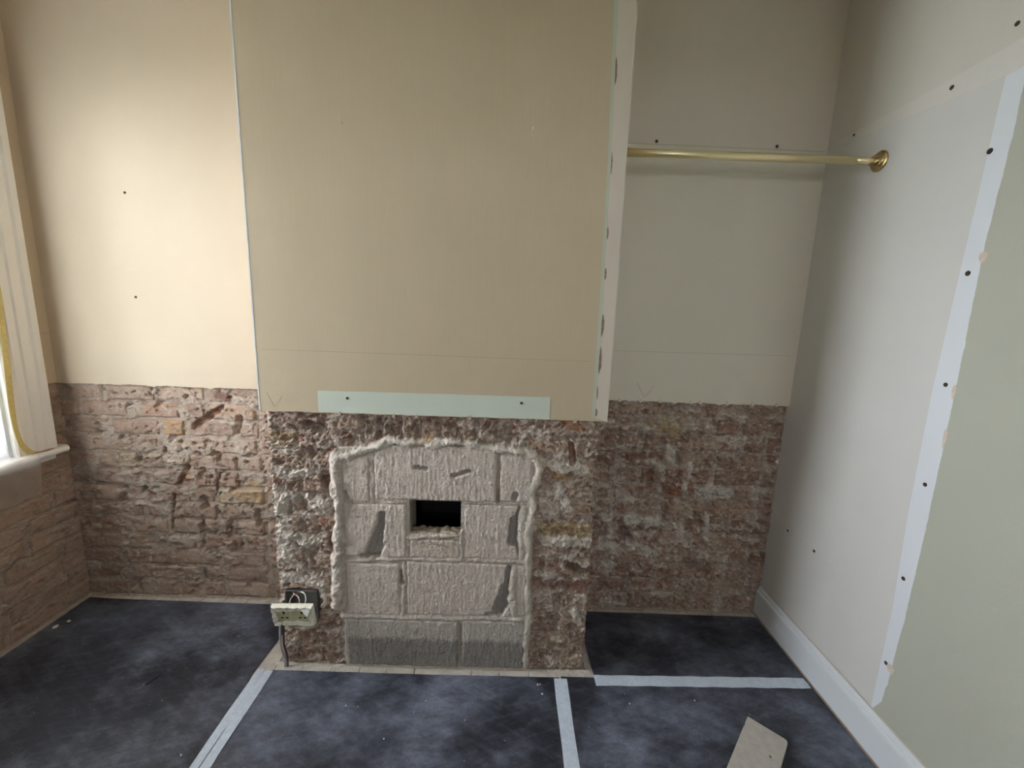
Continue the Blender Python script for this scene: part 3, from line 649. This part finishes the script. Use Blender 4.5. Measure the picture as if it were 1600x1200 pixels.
# ------------------------------------------------------------------ right wall
wrt = structure('wall_right', 'right wall, off-white where a wardrobe stood and sage green towards the viewer')
FR = Frame((XR, 0, 0), (0,-1,0))            # U = -y
slab('plaster', FR, [(-D-.02,0), (.30,0), (.30,H), (-D-.02,H)], 0, .3, INSIDE, wrt)
EDGE = [(.262,.135), (.292,.20), (.301,.297), (.304,.394), (.310,.52), (.313,.75), (.313,1.07), (.311,1.29), (.307,1.55), (.306,1.64), (.314,1.80), (.316,1.91), (.315,2.02), (.318,2.20), (.318,H)]
lft = []
for a, b in zip(EDGE[:-1], EDGE[1:]): lft += ragged(a, b, .0020, .008, 61+len(lft), .008)[:-1]
lft.append(EDGE[-1])
slab('sage_paint_layer', FR, [(.262,0), (3.2,0), (3.2,H)]+lft[::-1], .0018, .3, SAGE, wrt)
inner = [(.262,.145), (.265,.52), (.252,.845), (.248,1.21), (.254,1.49), (.262,1.775), (.266,1.98), (.268,2.055)]
outer = [(p[0]+.001, p[1]) for p in EDGE if .19 < p[1] < 2.05]
slab('white_strip', FR, [(.262,.14)]+outer+[(.315,2.06), (.31,2.09)]+inner[::-1][:-1], .0008, .002, STRIPW, wrt)
slab('cream_strip', FR, [(-.336,2.086), (-.005,2.070), (.257,2.054), (.31,2.056), (.31,2.13), (.10,2.118), (-.227,2.112), (-.34,2.112)], .0010, .002, paint('cream_strip_paint', (.71,.67,.61), .02), wrt)
line('old_paint_edge', FR, [(-.35,.545), (-.317,.541), (-.15,.527), (.008,.512), (.040,.499)], .004, paint('paint_edge_pale', (.72,.70,.67), .02), wrt, .0008)
for (yy, zz, rr) in ((.227,2.102,.0045), (-.126,2.094,.007), (-.269,2.172,.006), (-.268,1.875,.008), (-.278,1.561,.0075), (-.282,1.251,.0065), (-.284,.949,.0065), (-.279,.636,.0065), (-.281,.335,.0065), (.249,.503,.005), (.086,.505,.006)):
    screw_hole(wrt, (XR-.0008, yy, zz), 'x', -1, rr, rng.random() < .3)
CHIP = plain('chip_pink', (.66,.56,.47), .9)
for (uu, zz, w_, h_) in ((.309,1.60,.010,.035), (.300,.33,.012,.035), (.309,1.235,.005,.05), (.312,1.10,.005,.07)):
    t = np.linspace(0, 2*math.pi, 13)[:-1]
    slab('paint_chip', FR, [(uu+w_*math.cos(a)*(1+.25*math.sin(3*a+uu*40)), zz+h_/2*math.sin(a)*(1+.2*math.cos(2*a))) for a in t], .0024, .003, CHIP, wrt)
bb = structure('baseboard_right', 'tall white skirting board along the right wall')
prof = [(0,.0), (.020,.0), (.020,.108), (.018,.116), (.012,.120), (.012,.127), (.009,.134), (.003,.139), (0,.140)]
V = []; F = []; n = len(prof)
for yy in (REAR, D+.012):
    V += [(XR-a, yy, b+.006) for a, b in prof]
F = [(i, i+1, i+1+n, i+n) for i in range(n-1)]+[tuple(range(n)), tuple(range(2*n-1, n-1, -1))]
mesh('skirting', V, F, WHITE, bb, (XR, 0, .07))
box('raw_edge', (XR-.0225, REAR, .0005), (XR-.004, D, .0085), plain('raw_pine', (.36,.25,.18), .8), bb, .001, 1)
line('caulk_bead', FR, [(-.35,.1475), (0.,.1485), (.25,.147), (.6,.1478), (1.5,.1475)], .009, paint('old_caulk', (.60,.55,.48), .1), bb, .003)

# ------------------------------------------------------------------ left wall and window
wlf = structure('wall_left', 'left wall with the window, cream plaster above bare brick')
FL = Frame((XL, 0, 0), (0,1,0))             # U = y
FLm = Frame((XL-.012, 0, 0), (0,1,0))
msL = Masonry(FLm, 950, .40, -.02, .12, 2.2, [('gouge',-.02,.14,.0,.12,.025,.014), ('gouge',.12,.33,.16,.31,.018,.012), ('pale',.02,.28,.03,.27,.02,.7), ('pale',-.05,.35,.1,.36,.03,.5)], redness=.7, palec=(.52,.41,.33), fleck=.25, dust=.66)
def dropl(U, V): return (U < WIN_Y1+.02) & (V > .745)
mortar_sheet(msL, 'mortar', -.62, D+.05, -.01, 1.06, .004, wlf, dropl)
for (a, b, c, d, i) in courses(-.62, D+.03, .002, .0805, 13, rng):
    if c > .70 and a < WIN_Y1+.02:
        if b < WIN_Y1+.06: continue
        a = WIN_Y1+.024
    put_brick(msL, (a, b, c, d), wlf, .0045, rng, tone=np.array((.40,.265,.19))*rng.uniform(.9,1.1))
slab('plaster', FL, ragged((WIN_Y1+.01, ZA+.004), (D, ZA+.002), .003, .005, 71, .01)+[(D,H), (WIN_Y1+.01,H)], 0, .03, CREAM, wlf)
T = .30
for a, b, c, d in ((WIN_Y1,D+.3,0,H), (REAR-.3,WIN_Y0,0,H), (WIN_Y0,WIN_Y1,0,WIN_Z0-.02), (WIN_Y0,WIN_Y1,WIN_Z1,H)):
    box('wall_core', (XL-T, a, c), (XL-.035, b, d), BACKING, wlf)
slab('plaster', FL, [(REAR,0), (-.62,0), (-.62,.74), (WIN_Y0,.74), (WIN_Y0,H), (REAR,H)], 0, .035, CREAM, wlf)
slab('plaster', FL, [(WIN_Y0,WIN_Z1), (WIN_Y1+.01,WIN_Z1), (WIN_Y1+.01,H), (WIN_Y0,H)], 0, .035, CREAM, wlf)
line('crack', FL, [(.300,1.262), (.318,1.257), (.335,1.261), (D-.003,1.260)], .002, PENCIL, wlf)
w1 = structure('window_1', 'white painted sash window with fluted architrave in the left wall')
# architrave: fluted profile, (offset across, thickness)
prof = [(0,0), (0,.020), (.006,.026), (.022,.026), (.026,.020), (.034,.020), (.038,.027), (.058,.027), (.062,.021), (.070,.021), (.074,.029), (.098,.029), (.104,.024), (.112,.024), (.118,.034), (.140,.034), (.146,.028), (.146,0)]
def arch_piece(name, y0, dirn, z0, z1):
    V = []; n = len(prof)
    for zz in (z0, z1): V += [(XL+b, y0+dirn*a, zz) for a, b in prof]
    F = [(i, i+1, i+1+n, i+n) for i in range(n-1)]+[tuple(range(n)), tuple(range(2*n-1, n-1, -1))]
    return mesh(name, V, F, CASING, w1, (XL, y0, (z0+z1)/2))
arch_piece('architrave', WIN_Y1, 1, .772, WIN_Z1+.14); arch_piece('architrave', WIN_Y0, -1, .772, WIN_Z1+.14)
box('architrave_head', (XL, WIN_Y0, WIN_Z1), (XL+.03, WIN_Y1, WIN_Z1+.14), WHITE, w1, .004)
for a, b in ((WIN_Y1-.012, WIN_Y1+.012), (WIN_Y0-.012, WIN_Y0+.012)): box('jamb', (XL-.28, a, .772), (XL+.004, b, WIN_Z1), WHITE, w1, .002)
box('jamb_head', (XL-.28, WIN_Y0, WIN_Z1-.012), (XL+.004, WIN_Y1, WIN_Z1+.012), WHITE, w1, .002)
sash(w1, 'y', WIN_Y0+.012, WIN_Y1-.012, .778, WIN_Z1-.012, XL-.13)
# sill board with rounded nosing and a small moulding under it
sp = [(-.28,.742), (.040,.742), (.048,.745), (.053,.750), (.055,.757), (.053,.764), (.048,.769), (.040,.772), (-.28,.772)]
V = []; n = len(sp)
for yy, ins in ((WIN_Y0-.19,.0), (.318,.0), (.330,.012)): V += [(XL+a-(ins if a > 0 else 0), yy, b) for a, b in sp]
F = [(j*n+i, j*n+i+1, (j+1)*n+i+1, (j+1)*n+i) for j in range(2) for i in range(n-1)]+[tuple(range(n)), tuple(range(3*n-1, 2*n-1, -1))]
mesh('sill', V, [tuple(reversed(q)) for q in F], CASING, w1, (XL, 0, .757))
box('sill_moulding', (XL-.02, WIN_Y0-.15, .722), (XL+.030, .285, .742), WHITE, w1, .006)
# plastic film over the window, falling over the sill
film = empty('plastic_film', (XL+.04, 0, .78)); tag(film, 'milky plastic film taped over the window and falling over the sill', 'plastic sheet')
path = [(XL-.002,2.23), (XL-.002,1.6), (XL-.002,1.1), (XL-.001,.90), (XL+.000,.82), (XL+.006,.786), (XL+.018,.7765), (XL+.035,.7755), (XL+.054,.7752)]
ys = np.linspace(WIN_Y0+.016, WIN_Y1-.016, 40)
V = []; 
for j, (a, b) in enumerate(path):
    for yy in ys: V.append((a+.004*float(pn(np.array(yy/.11), np.array(b/.4), 5))*(1 if j < 5 else 0), yy, b))
mesh('film_panel', V, gridq(len(ys), len(path)).tolist(), FILM, film, (XL+.04, 0, .78), True)
V = []; ys2 = np.linspace(WIN_Y0-.02, .196, 40)
for (a, b) in ((XL+.0565,.774), (XL+.0615,.766), (XL+.062,.745), (XL+.058,.70), (XL+.052,.65), (XL+.046,.600)):
    for yy in ys2: V.append((a+.004*float(pn(np.array(yy/.05), np.array(b/.2), 8))*(1 if b < .73 else 0), yy-.03*(.77-b), b))
mesh('hanging_flap', V, gridq(len(ys2), 6).tolist(), FILMD, film, (XL+.06, 0, .7), True)
# yellow masking tape at the film edge
tp = empty('masking_tape', (XL+.045, .15, .78)); tag(tp, 'yellow masking tape down the inner edge of the window architrave', 'tape')
V = []; pts = [(XL+.0285,.182,1.50,.004), (XL+.0285,.177,1.38,.007), (XL+.0290,.166,1.25,.010), (XL+.0300,.160,1.12,.011), (XL+.0305,.152,1.00,.011), (XL+.0310,.150,.92,.009), (XL+.0320,.153,.86,.008), (XL+.036,.160,.815,.009), (XL+.040,.176,.787,.011), (XL+.036,.200,.7765,.012)]
for (a, b, c, w_) in pts: V += [(a, b-w_, c-.3*w_), (a+.003, b+w_, c+.3*w_)]
F = [(2*i, 2*i+1, 2*i+3, 2*i+2) for i in range(len(pts)-1)]
tpo = mesh('tape_strip', V, F, MASK, tp, (XL+.045, .15, .78), True)
sm = tpo.modifiers.new('thick', 'SOLIDIFY'); sm.thickness = .0008
sb_ = tpo.modifiers.new('smooth', 'SUBSURF'); sb_.levels = 2; sb_.render_levels = 2
V = [(XL+.012,.225,.7725), (XL+.034,.19,.7725), (XL+.050,.235,.7725), (XL+.040,.275,.7725), (XL+.030,.262,.7725)]
slabv = V+[(a, b, c+.0015) for a, b, c in V]
mesh('bare_wood_patch', slabv, [(5,6,7,8,9)]+[(i, (i+1)%5, (i+1)%5+5, i+5) for i in range(5)], plain('bare_wood_brown', (.42,.30,.22), .8), w1, (XL+.03,.23,.773))
ground = structure('ground_outside', 'dull green garden ground outside the windows'); ground['category'] = 'ground'
for a, b in (((-14,-14),(XL-.4,8)), ((XL-.4,-14),(XR+6,REAR-.4))): box('ground_slab', (a[0],a[1],-.7), (b[0],b[1],-.6), GRASS, ground)

# pale dust and mortar crumbs along the foot of the walls
def dust_line(a, b, width, hmax, seed, col=(.66,.60,.53)):
    L_ = math.hypot(b[0]-a[0], b[1]-a[1]); nu = int(L_/.004)+2; nv = max(6, int(width/.003)); S, Tt = np.meshgrid(np.linspace(0, L_, nu), np.linspace(0, width, nv))
    dx, dy = (b[0]-a[0])/L_, (b[1]-a[1])/L_
    n1 = fbm(S/.05, Tt/.02, seed, 4); fc = facet(S/.012, Tt/.010, seed+3)
    Z = -.003+hmax*np.clip((.75-Tt/width+.35*n1), 0, 1)**1.3+.0025*fc*np.clip(.9-Tt/width, 0, 1)-.002*(Tt/width)
    X = a[0]+dx*S+dy*Tt; Y = a[1]+dy*S-dx*Tt
    c = np.array(col)*(1+.15*fbm(S/.02, Tt/.02, seed+7, 3))[...,None]
    P = np.stack([X, Y, Z], -1).reshape(-1,3)
    o_ = npmesh('dust_ridge', P, gridq(nu, nv), c.reshape(-1,3), MAS, floor, P.mean(0))
    if dx < 0 or dy > 0: o_.data.flip_normals()
    o_.data.flip_normals()
dust_line((-.03,.004), (W+.03,.004), .034, .009, 21)
dust_line((XL,D+.012), (.0,D+.012), .030, .008, 22, (.50,.40,.32)); dust_line((W,D+.012), (XR,D+.012), .028, .008, 23, (.46,.37,.29))
# ------------------------------------------------------------------ floor protection sheets and tape
def sheet(label, outline, z, seed, curl=None):
    """thin board with a slightly uneven edge"""
    pts = []
    for (a, b) in zip(outline, outline[1:]+outline[:1]): pts += ragged(a, b, .0018, .05, seed+len(pts))[:-1]
    n = len(pts); V = [(x_, y_, z) for x_, y_ in pts]+[(x_, y_, z-.003) for x_, y_ in pts]
    F = [tuple(range(n)), tuple(range(2*n-1, n-1, -1))]+[(i, i+n, (i+1)%n+n, (i+1)%n) for i in range(n)]
    o_ = mesh('floor_protection_sheet', V, F, SHEET, None, (outline[0][0], outline[0][1], 0))
    return tag(o_, label, 'floor sheet', 'black floor protection sheets')
YF = REAR+.25
sheet('large black floor sheet on the left, under the window and in the left alcove', [(XL+.014,YF), (-.012,YF), (-.030,-.39), (-.090,-.055), (-.083,.12), (-.083,.328), (-.60,.333), (XL+.10,.338), (XL+.014,.345)], .0036, 1)
sheet('black floor sheet in front of the blocked fireplace, between two tapes', [(.004,YF), (1.100,YF), (1.102,-.034), (.55,-.037), (-.030,-.036), (-.022,-.2), (-.008,-.39)], .0036, 40)
sheet('black floor sheet at lower right, beneath the pale board offcut', [(1.106,YF), (XR-.026,YF), (XR-.026,-.032), (1.242,-.042), (1.238,-.030), (1.108,-.030)], .0036, 80)
sheet('black floor sheet filling the shaded right alcove under the brass rail', [(1.243,-.036), (XR-.026,-.026), (XR-.026,.335), (1.7,.338), (1.225,.342), (1.235,.10)], .0036, 120)
def tape(label, a, b, w, z=.0044, nseg=24, seed=0):
    a = Vector((*a, z)); b = Vector((*b, z)); d = (b-a).normalized(); n = Vector((-d.y, d.x, 0)); V = []; F = []
    for i in range(nseg+1):
        p = a.lerp(b, i/nseg); 
        for k in range(5):
            s = (k/4-.5)*w+.0012*math.sin(i*1.7+k+seed)*(k in (0,4))
            V.append(p+n*s+Vector((0,0,.0012*(1-abs(k/2-1))*(.6+.4*math.sin(i*.9+seed)))))
    for i in range(nseg):
        for k in range(4): F.append((i*5+k, (i+1)*5+k, (i+1)*5+k+1, i*5+k+1))
    V2 = [v-Vector((0,0,.0008)) for v in V]; m_ = len(V)
    F = F+[tuple(q+m_ for q in reversed(t)) for t in F]
    o_ = mesh('floor_tape', [tuple(v) for v in V+V2], [tuple(reversed(q)) for q in F], TAPE, None, tuple((a+b)/2), True)
    return tag(o_, label, 'tape', 'pale tape over the sheet seams')
tape('pale tape down the seam at the left of the fireplace, its left half', (-.068,-.034), (-.046,-2.2), .029, seed=1)
tape('pale tape down the seam at the left of the fireplace, its right half', (-.035,-.040), (-.012,-2.2), .033, seed=2)
tape('pale tape from the right foot of the chimney breast towards the viewer', (1.105,-.040), (1.103,-2.2), .050, seed=3)
tape('pale tape across the mouth of the right alcove to the skirting', (1.240,-.043), (XR-.032,-.030), .047, seed=4)

# ------------------------------------------------------------------ clothes rail
rail = empty('clothes_rail', (XR, .088, 1.966)); tag(rail, 'pale brass clothes rail across the right alcove with round wall flange', 'rail')
tube('rail_tube', [(PX1-.002,.088,1.966), (1.5,.088,1.966), (2.03,.088,1.966)], .0135, BRASS, rail, 24, False, (1.65,.088,1.966))
tube('inner_tube', [(2.02,.088,1.966), (XR-.004,.088,1.966)], .0118, BRASS, rail, 24, False, (2.06,.088,1.966))
lathe_x('wall_flange', [(0,.034), (.004,.034), (.007,.031), (.008,.027), (.013,.026), (.016,.023), (.018,.019), (.026,.0175), (.028,.015), (.028,.012)], (XR, .088, 1.966), BRONZE, rail)
lathe_x('breast_flange', [(0,.034), (.004,.034), (.007,.031), (.008,.027), (.013,.026), (.016,.023), (.018,.019), (.026,.0175), (.028,.015), (.028,.012)], (PX1, .088, 1.966), BRONZE, rail, sgn=1)

# ------------------------------------------------------------------ nails
for lab, q, tilt in (('small bright nail in the breast plaster, left of the pair', (.309,1.991), .004), ('small bright nail in the breast plaster, right of the pair', (.917,1.984), -.004)):
    c_ = bp(*q); t = empty('picture_nail', (c_[0], PY, c_[1])); tag(t, lab, 'nail')
    tube('shank', [(c_[0],PY+.006,c_[1]-.004), (c_[0],PY-.022,c_[1]+.006)], .0011, NAILM, t, 8, False, (c_[0],PY,c_[1]))
    tube('head', [(c_[0],PY-.022,c_[1]+.006), (c_[0]-tilt*.5,PY-.0235,c_[1]+.0065)], .0026, NAILM, t, 10, False, (c_[0],PY-.02,c_[1]))

# ------------------------------------------------------------------ hanging socket
so = empty('power_socket', (.06,-.04,.19)); tag(so, 'taped double socket hanging by its wires from the left brick pier', 'socket')
x0, x1, z0, z1 = BOXR
bxp = empty('back_box', (.09,.02,.27)); bxp.parent = so; bxp.location = (.03,.06,.08)
def child_abs(o_, parent_root, parent):
    o_.parent = parent
    off = Vector((0,0,0)); q = parent
    while q: off += q.location; q = q.parent
    o_.location = Vector(o_.location)-off
    return o_
for a, b in (((x0,.040,z0),(x1,.042,z1)), ((x0,-.004,z0),(x0+.002,.042,z1)), ((x1-.002,-.004,z0),(x1,.042,z1)), ((x0,-.004,z1-.002),(x1,.042,z1)), ((x0,-.004,z0),(x1,.042,z0+.002))):
    child_abs(box('box_plate', a, b, STEEL, None), so, bxp)
PL = []
ang = math.radians(-12)
def pl(x_, t_, z_):     # plate-local to world: x across, t out of plate, z up
    c_, s_ = math.cos(ang), math.sin(ang)
    return (.084+x_*.995, -.048-(t_*c_-z_*s_), .266+z_*c_+t_*s_+x_*.03)
def plate_box(name, a, b, m_, bev=0):
    o_ = box(name, a, b, m_, None, bev, 2, loc=(0,0,0))
    me = o_.data
    for v in me.vertices: v.co = Vector(pl(v.co.x, v.co.y, v.co.z))-Vector(so.location)
    me.flip_normals() if False else None
    o_.parent = so; o_.location = (0,0,0)
    return o_
hw, hz = .073, .043
plate_box('faceplate', (-hw,0,-hz), (hw,.010,hz), IVORY, .003)
for sx in (-1, 1):
    cx_ = sx*.034
    plate_box('earth_slot', (cx_-.004,.0095,.008), (cx_+.004,.0108,.020), SLOT)
    plate_box('pin_slot', (cx_-.014,.0095,-.014), (cx_-.004,.0108,-.008), SLOT); plate_box('pin_slot', (cx_+.004,.0095,-.014), (cx_+.014,.0108,-.008), SLOT)
    plate_box('switch', (-.010+sx*.0115-.006,.0095,.004), (-.010+sx*.0115+.006,.0125,.020), IVORY, .001)
# crumpled tape wrapped round the rim
rs = random.Random(5); V = []; F = []; nn = 48
def rim(i, k):
    t = i/nn*4; s = int(t)%4; q = t-int(t); o_ = (hw+.004, hz+.003)
    P4 = [(-o_[0],-o_[1]), (o_[0],-o_[1]), (o_[0],o_[1]), (-o_[0],o_[1])]
    a, b = P4[s], P4[(s+1)%4]; px, pz = a[0]+(b[0]-a[0])*q, a[1]+(b[1]-a[1])*q
    return px, pz
for i in range(nn):
    px, pz = rim(i, 0); j = rs.uniform(.0, .012)
    inn = .58+.12*rs.random()
    inz = .44+.18*rs.random()
    for (fx, fz, t_) in ((1.0,1.0,-.004), (1.02,1.03,.006), (.985,.98,.013+j*.5), (.85,.80,.0125+j*.4), (inn+.12,inz,.0118+.3*j)):
        V.append(pl(px*fx, t_, pz*fz))
for i in range(nn):
    for k in range(4): F.append((i*5+k, ((i+1)%nn)*5+k, ((i+1)%nn)*5+k+1, i*5+k+1))
mo = mesh('tape_wrap', V, F, CREAMTAPE, so); mo.modifiers.new('thick', 'SOLIDIFY').thickness = .0008
fl = [pl(.038,.016,.036), pl(.074,.013,.042), pl(.062,.026,.012), pl(.046,.018,.016)]
mo = mesh('tape_corner', fl, [(0,1,2,3)], m_tape('pale_tape_fold', (.85,.83,.78)), so); mo.modifiers.new('thick', 'SOLIDIFY').thickness = .0008
def so_tube(name, pts, rad, m_): child_abs(tube(name, pts, rad, m_, None, 8), so, so)
so_tube('wire', [(.045,.035,.305), (.058,.0,.314), (.085,-.022,.318), (.098,-.035,.308), (.095,-.042,.285)], .0022, PINKW)
so_tube('wire', [(.06,.035,.30), (.075,.005,.318), (.105,-.010,.322), (.120,-.030,.308), (.115,-.042,.285)], .0022, WHITEW)
so_tube('wire', [(.07,.035,.30), (.076,.010,.310), (.070,-.015,.320), (.062,-.030,.310), (.060,-.042,.285)], .0022, PINKW)
so_tube('cable', [(.045,-.038,.265), (.022,-.032,.232), (.010,-.024,.17), (.007,-.020,.10), (.014,-.018,.05), (.017,-.016,.002)], .0042, GREYC)
so_tube('flex', [(.055,-.036,.255), (.030,-.024,.22), (.020,-.018,.16), (.017,-.017,.10), (.026,-.016,.05), (.025,-.014,.002)], .0036, BROWNW)

# ------------------------------------------------------------------ board offcut, crumbs, splinter
import bmesh
oc = empty('board_offcut', (1.81,-.23,.0036)); tag(oc, 'pale sawn board offcut with one screw hole lying on the black sheet', 'board')
bm = bmesh.new(); d = Vector((-.165,-.177,0)).normalized(); pz = Vector((.102,-.073,0)).normalized()
pz = (pz-d*pz.dot(d)).normalized(); c0 = Vector((1.757,-.191,0)); wd, ln, th = .125, .42, .017
def rc(i): return c0
corner = [(0,0), (wd-.012,0), (wd-.004,.004), (wd,.012), (wd,ln), (0,ln), (0,.05), (.0015,.048), (.0015,.03), (0,.028)]
for zz in (.004, .004+th-.0015, .004+th): 
    for (a, b) in corner:
        e = .0015 if zz > .004+th-.001 else 0
        a2 = min(max(a, e), wd-e); b2 = min(max(b, e), ln-e)
        p = c0+pz*a2+d*b2; bm.verts.new((p.x, p.y, zz))
bm.verts.ensure_lookup_table(); n = len(corner)
for j in range(2):
    for i in range(n): bm.faces.new([bm.verts[j*n+i], bm.verts[j*n+(i+1)%n], bm.verts[(j+1)*n+(i+1)%n], bm.verts[(j+1)*n+i]])
bm.faces.new([bm.verts[2*n+i] for i in range(n)]); bm.faces.new([bm.verts[i] for i in reversed(range(n))])
bmesh.ops.recalc_face_normals(bm, faces=bm.faces[:])
me = bpy.data.meshes.new('board'); bm.to_mesh(me); bm.free()
link('board', me, OFFCUT, oc)
hp = [(-.0042,-.001), (0,-.0018), (.0042,-.001), (.005,.001), (0,.0028), (-.005,.001)]
mesh('screw_hole', [(1.754+a*.5, -.331+b*2.6, .0212) for a, b in hp]+[(1.754+a*.25, -.331+b*1.2, .0215) for a, b in hp], [tuple(range(6,12))]+[(i, (i+1)%6, (i+1)%6+6, i+6) for i in range(6)], DARKHOLE, oc)
rc_ = random.Random(3)
def crumb(x_, y_, s, lab, grp):
    bm = bmesh.new(); bmesh.ops.create_icosphere(bm, subdivisions=1, radius=1)
    for v in bm.verts: v.co = Vector((v.co.x*s*rc_.uniform(.7,1.4), v.co.y*s*rc_.uniform(.7,1.4), max(v.co.z, -.6)*s*.55*rc_.uniform(.7,1.2)))
    zmin = min(v.co.z for v in bm.verts)
    for v in bm.verts: v.co.z -= zmin
    me = bpy.data.meshes.new('plaster_crumb'); bm.to_mesh(me); bm.free()
    o_ = link('plaster_crumb', me, CRUMBM, None, (x_, y_, .0036)); tag(o_, lab, 'crumb', grp)
for (x_, y_, s) in ((1.014,-.07,.0045), (1.024,-.068,.003), (1.029,-.11,.004), (.489,-.292,.003), (.318,-.178,.003), (.60,-.15,.002), (-.131,-.359,.003), (.75,-.22,.002), (1.35,-.14,.003), (1.6,-.12,.003)):
    crumb(x_, y_, s, 'tiny white plaster crumb lying on a black floor sheet', 'plaster crumbs on the floor sheets')
crumb(-1.065,.150,.010, 'larger pale plaster crumb at the foot of the left brick wall', None)
crumb(-1.045,.185,.007, 'smaller pale plaster crumb at the foot of the left brick wall', None)
sp_ = tube('wood_splinter', [(-.447,-.118,.006), (-.437,-.095,.0062), (-.428,-.072,.006)], .0022, BLACKB, None, 6, False, (-.437,-.095,.0036))
tag(sp_, 'short dark splinter lying on the left black floor sheet', 'splinter')
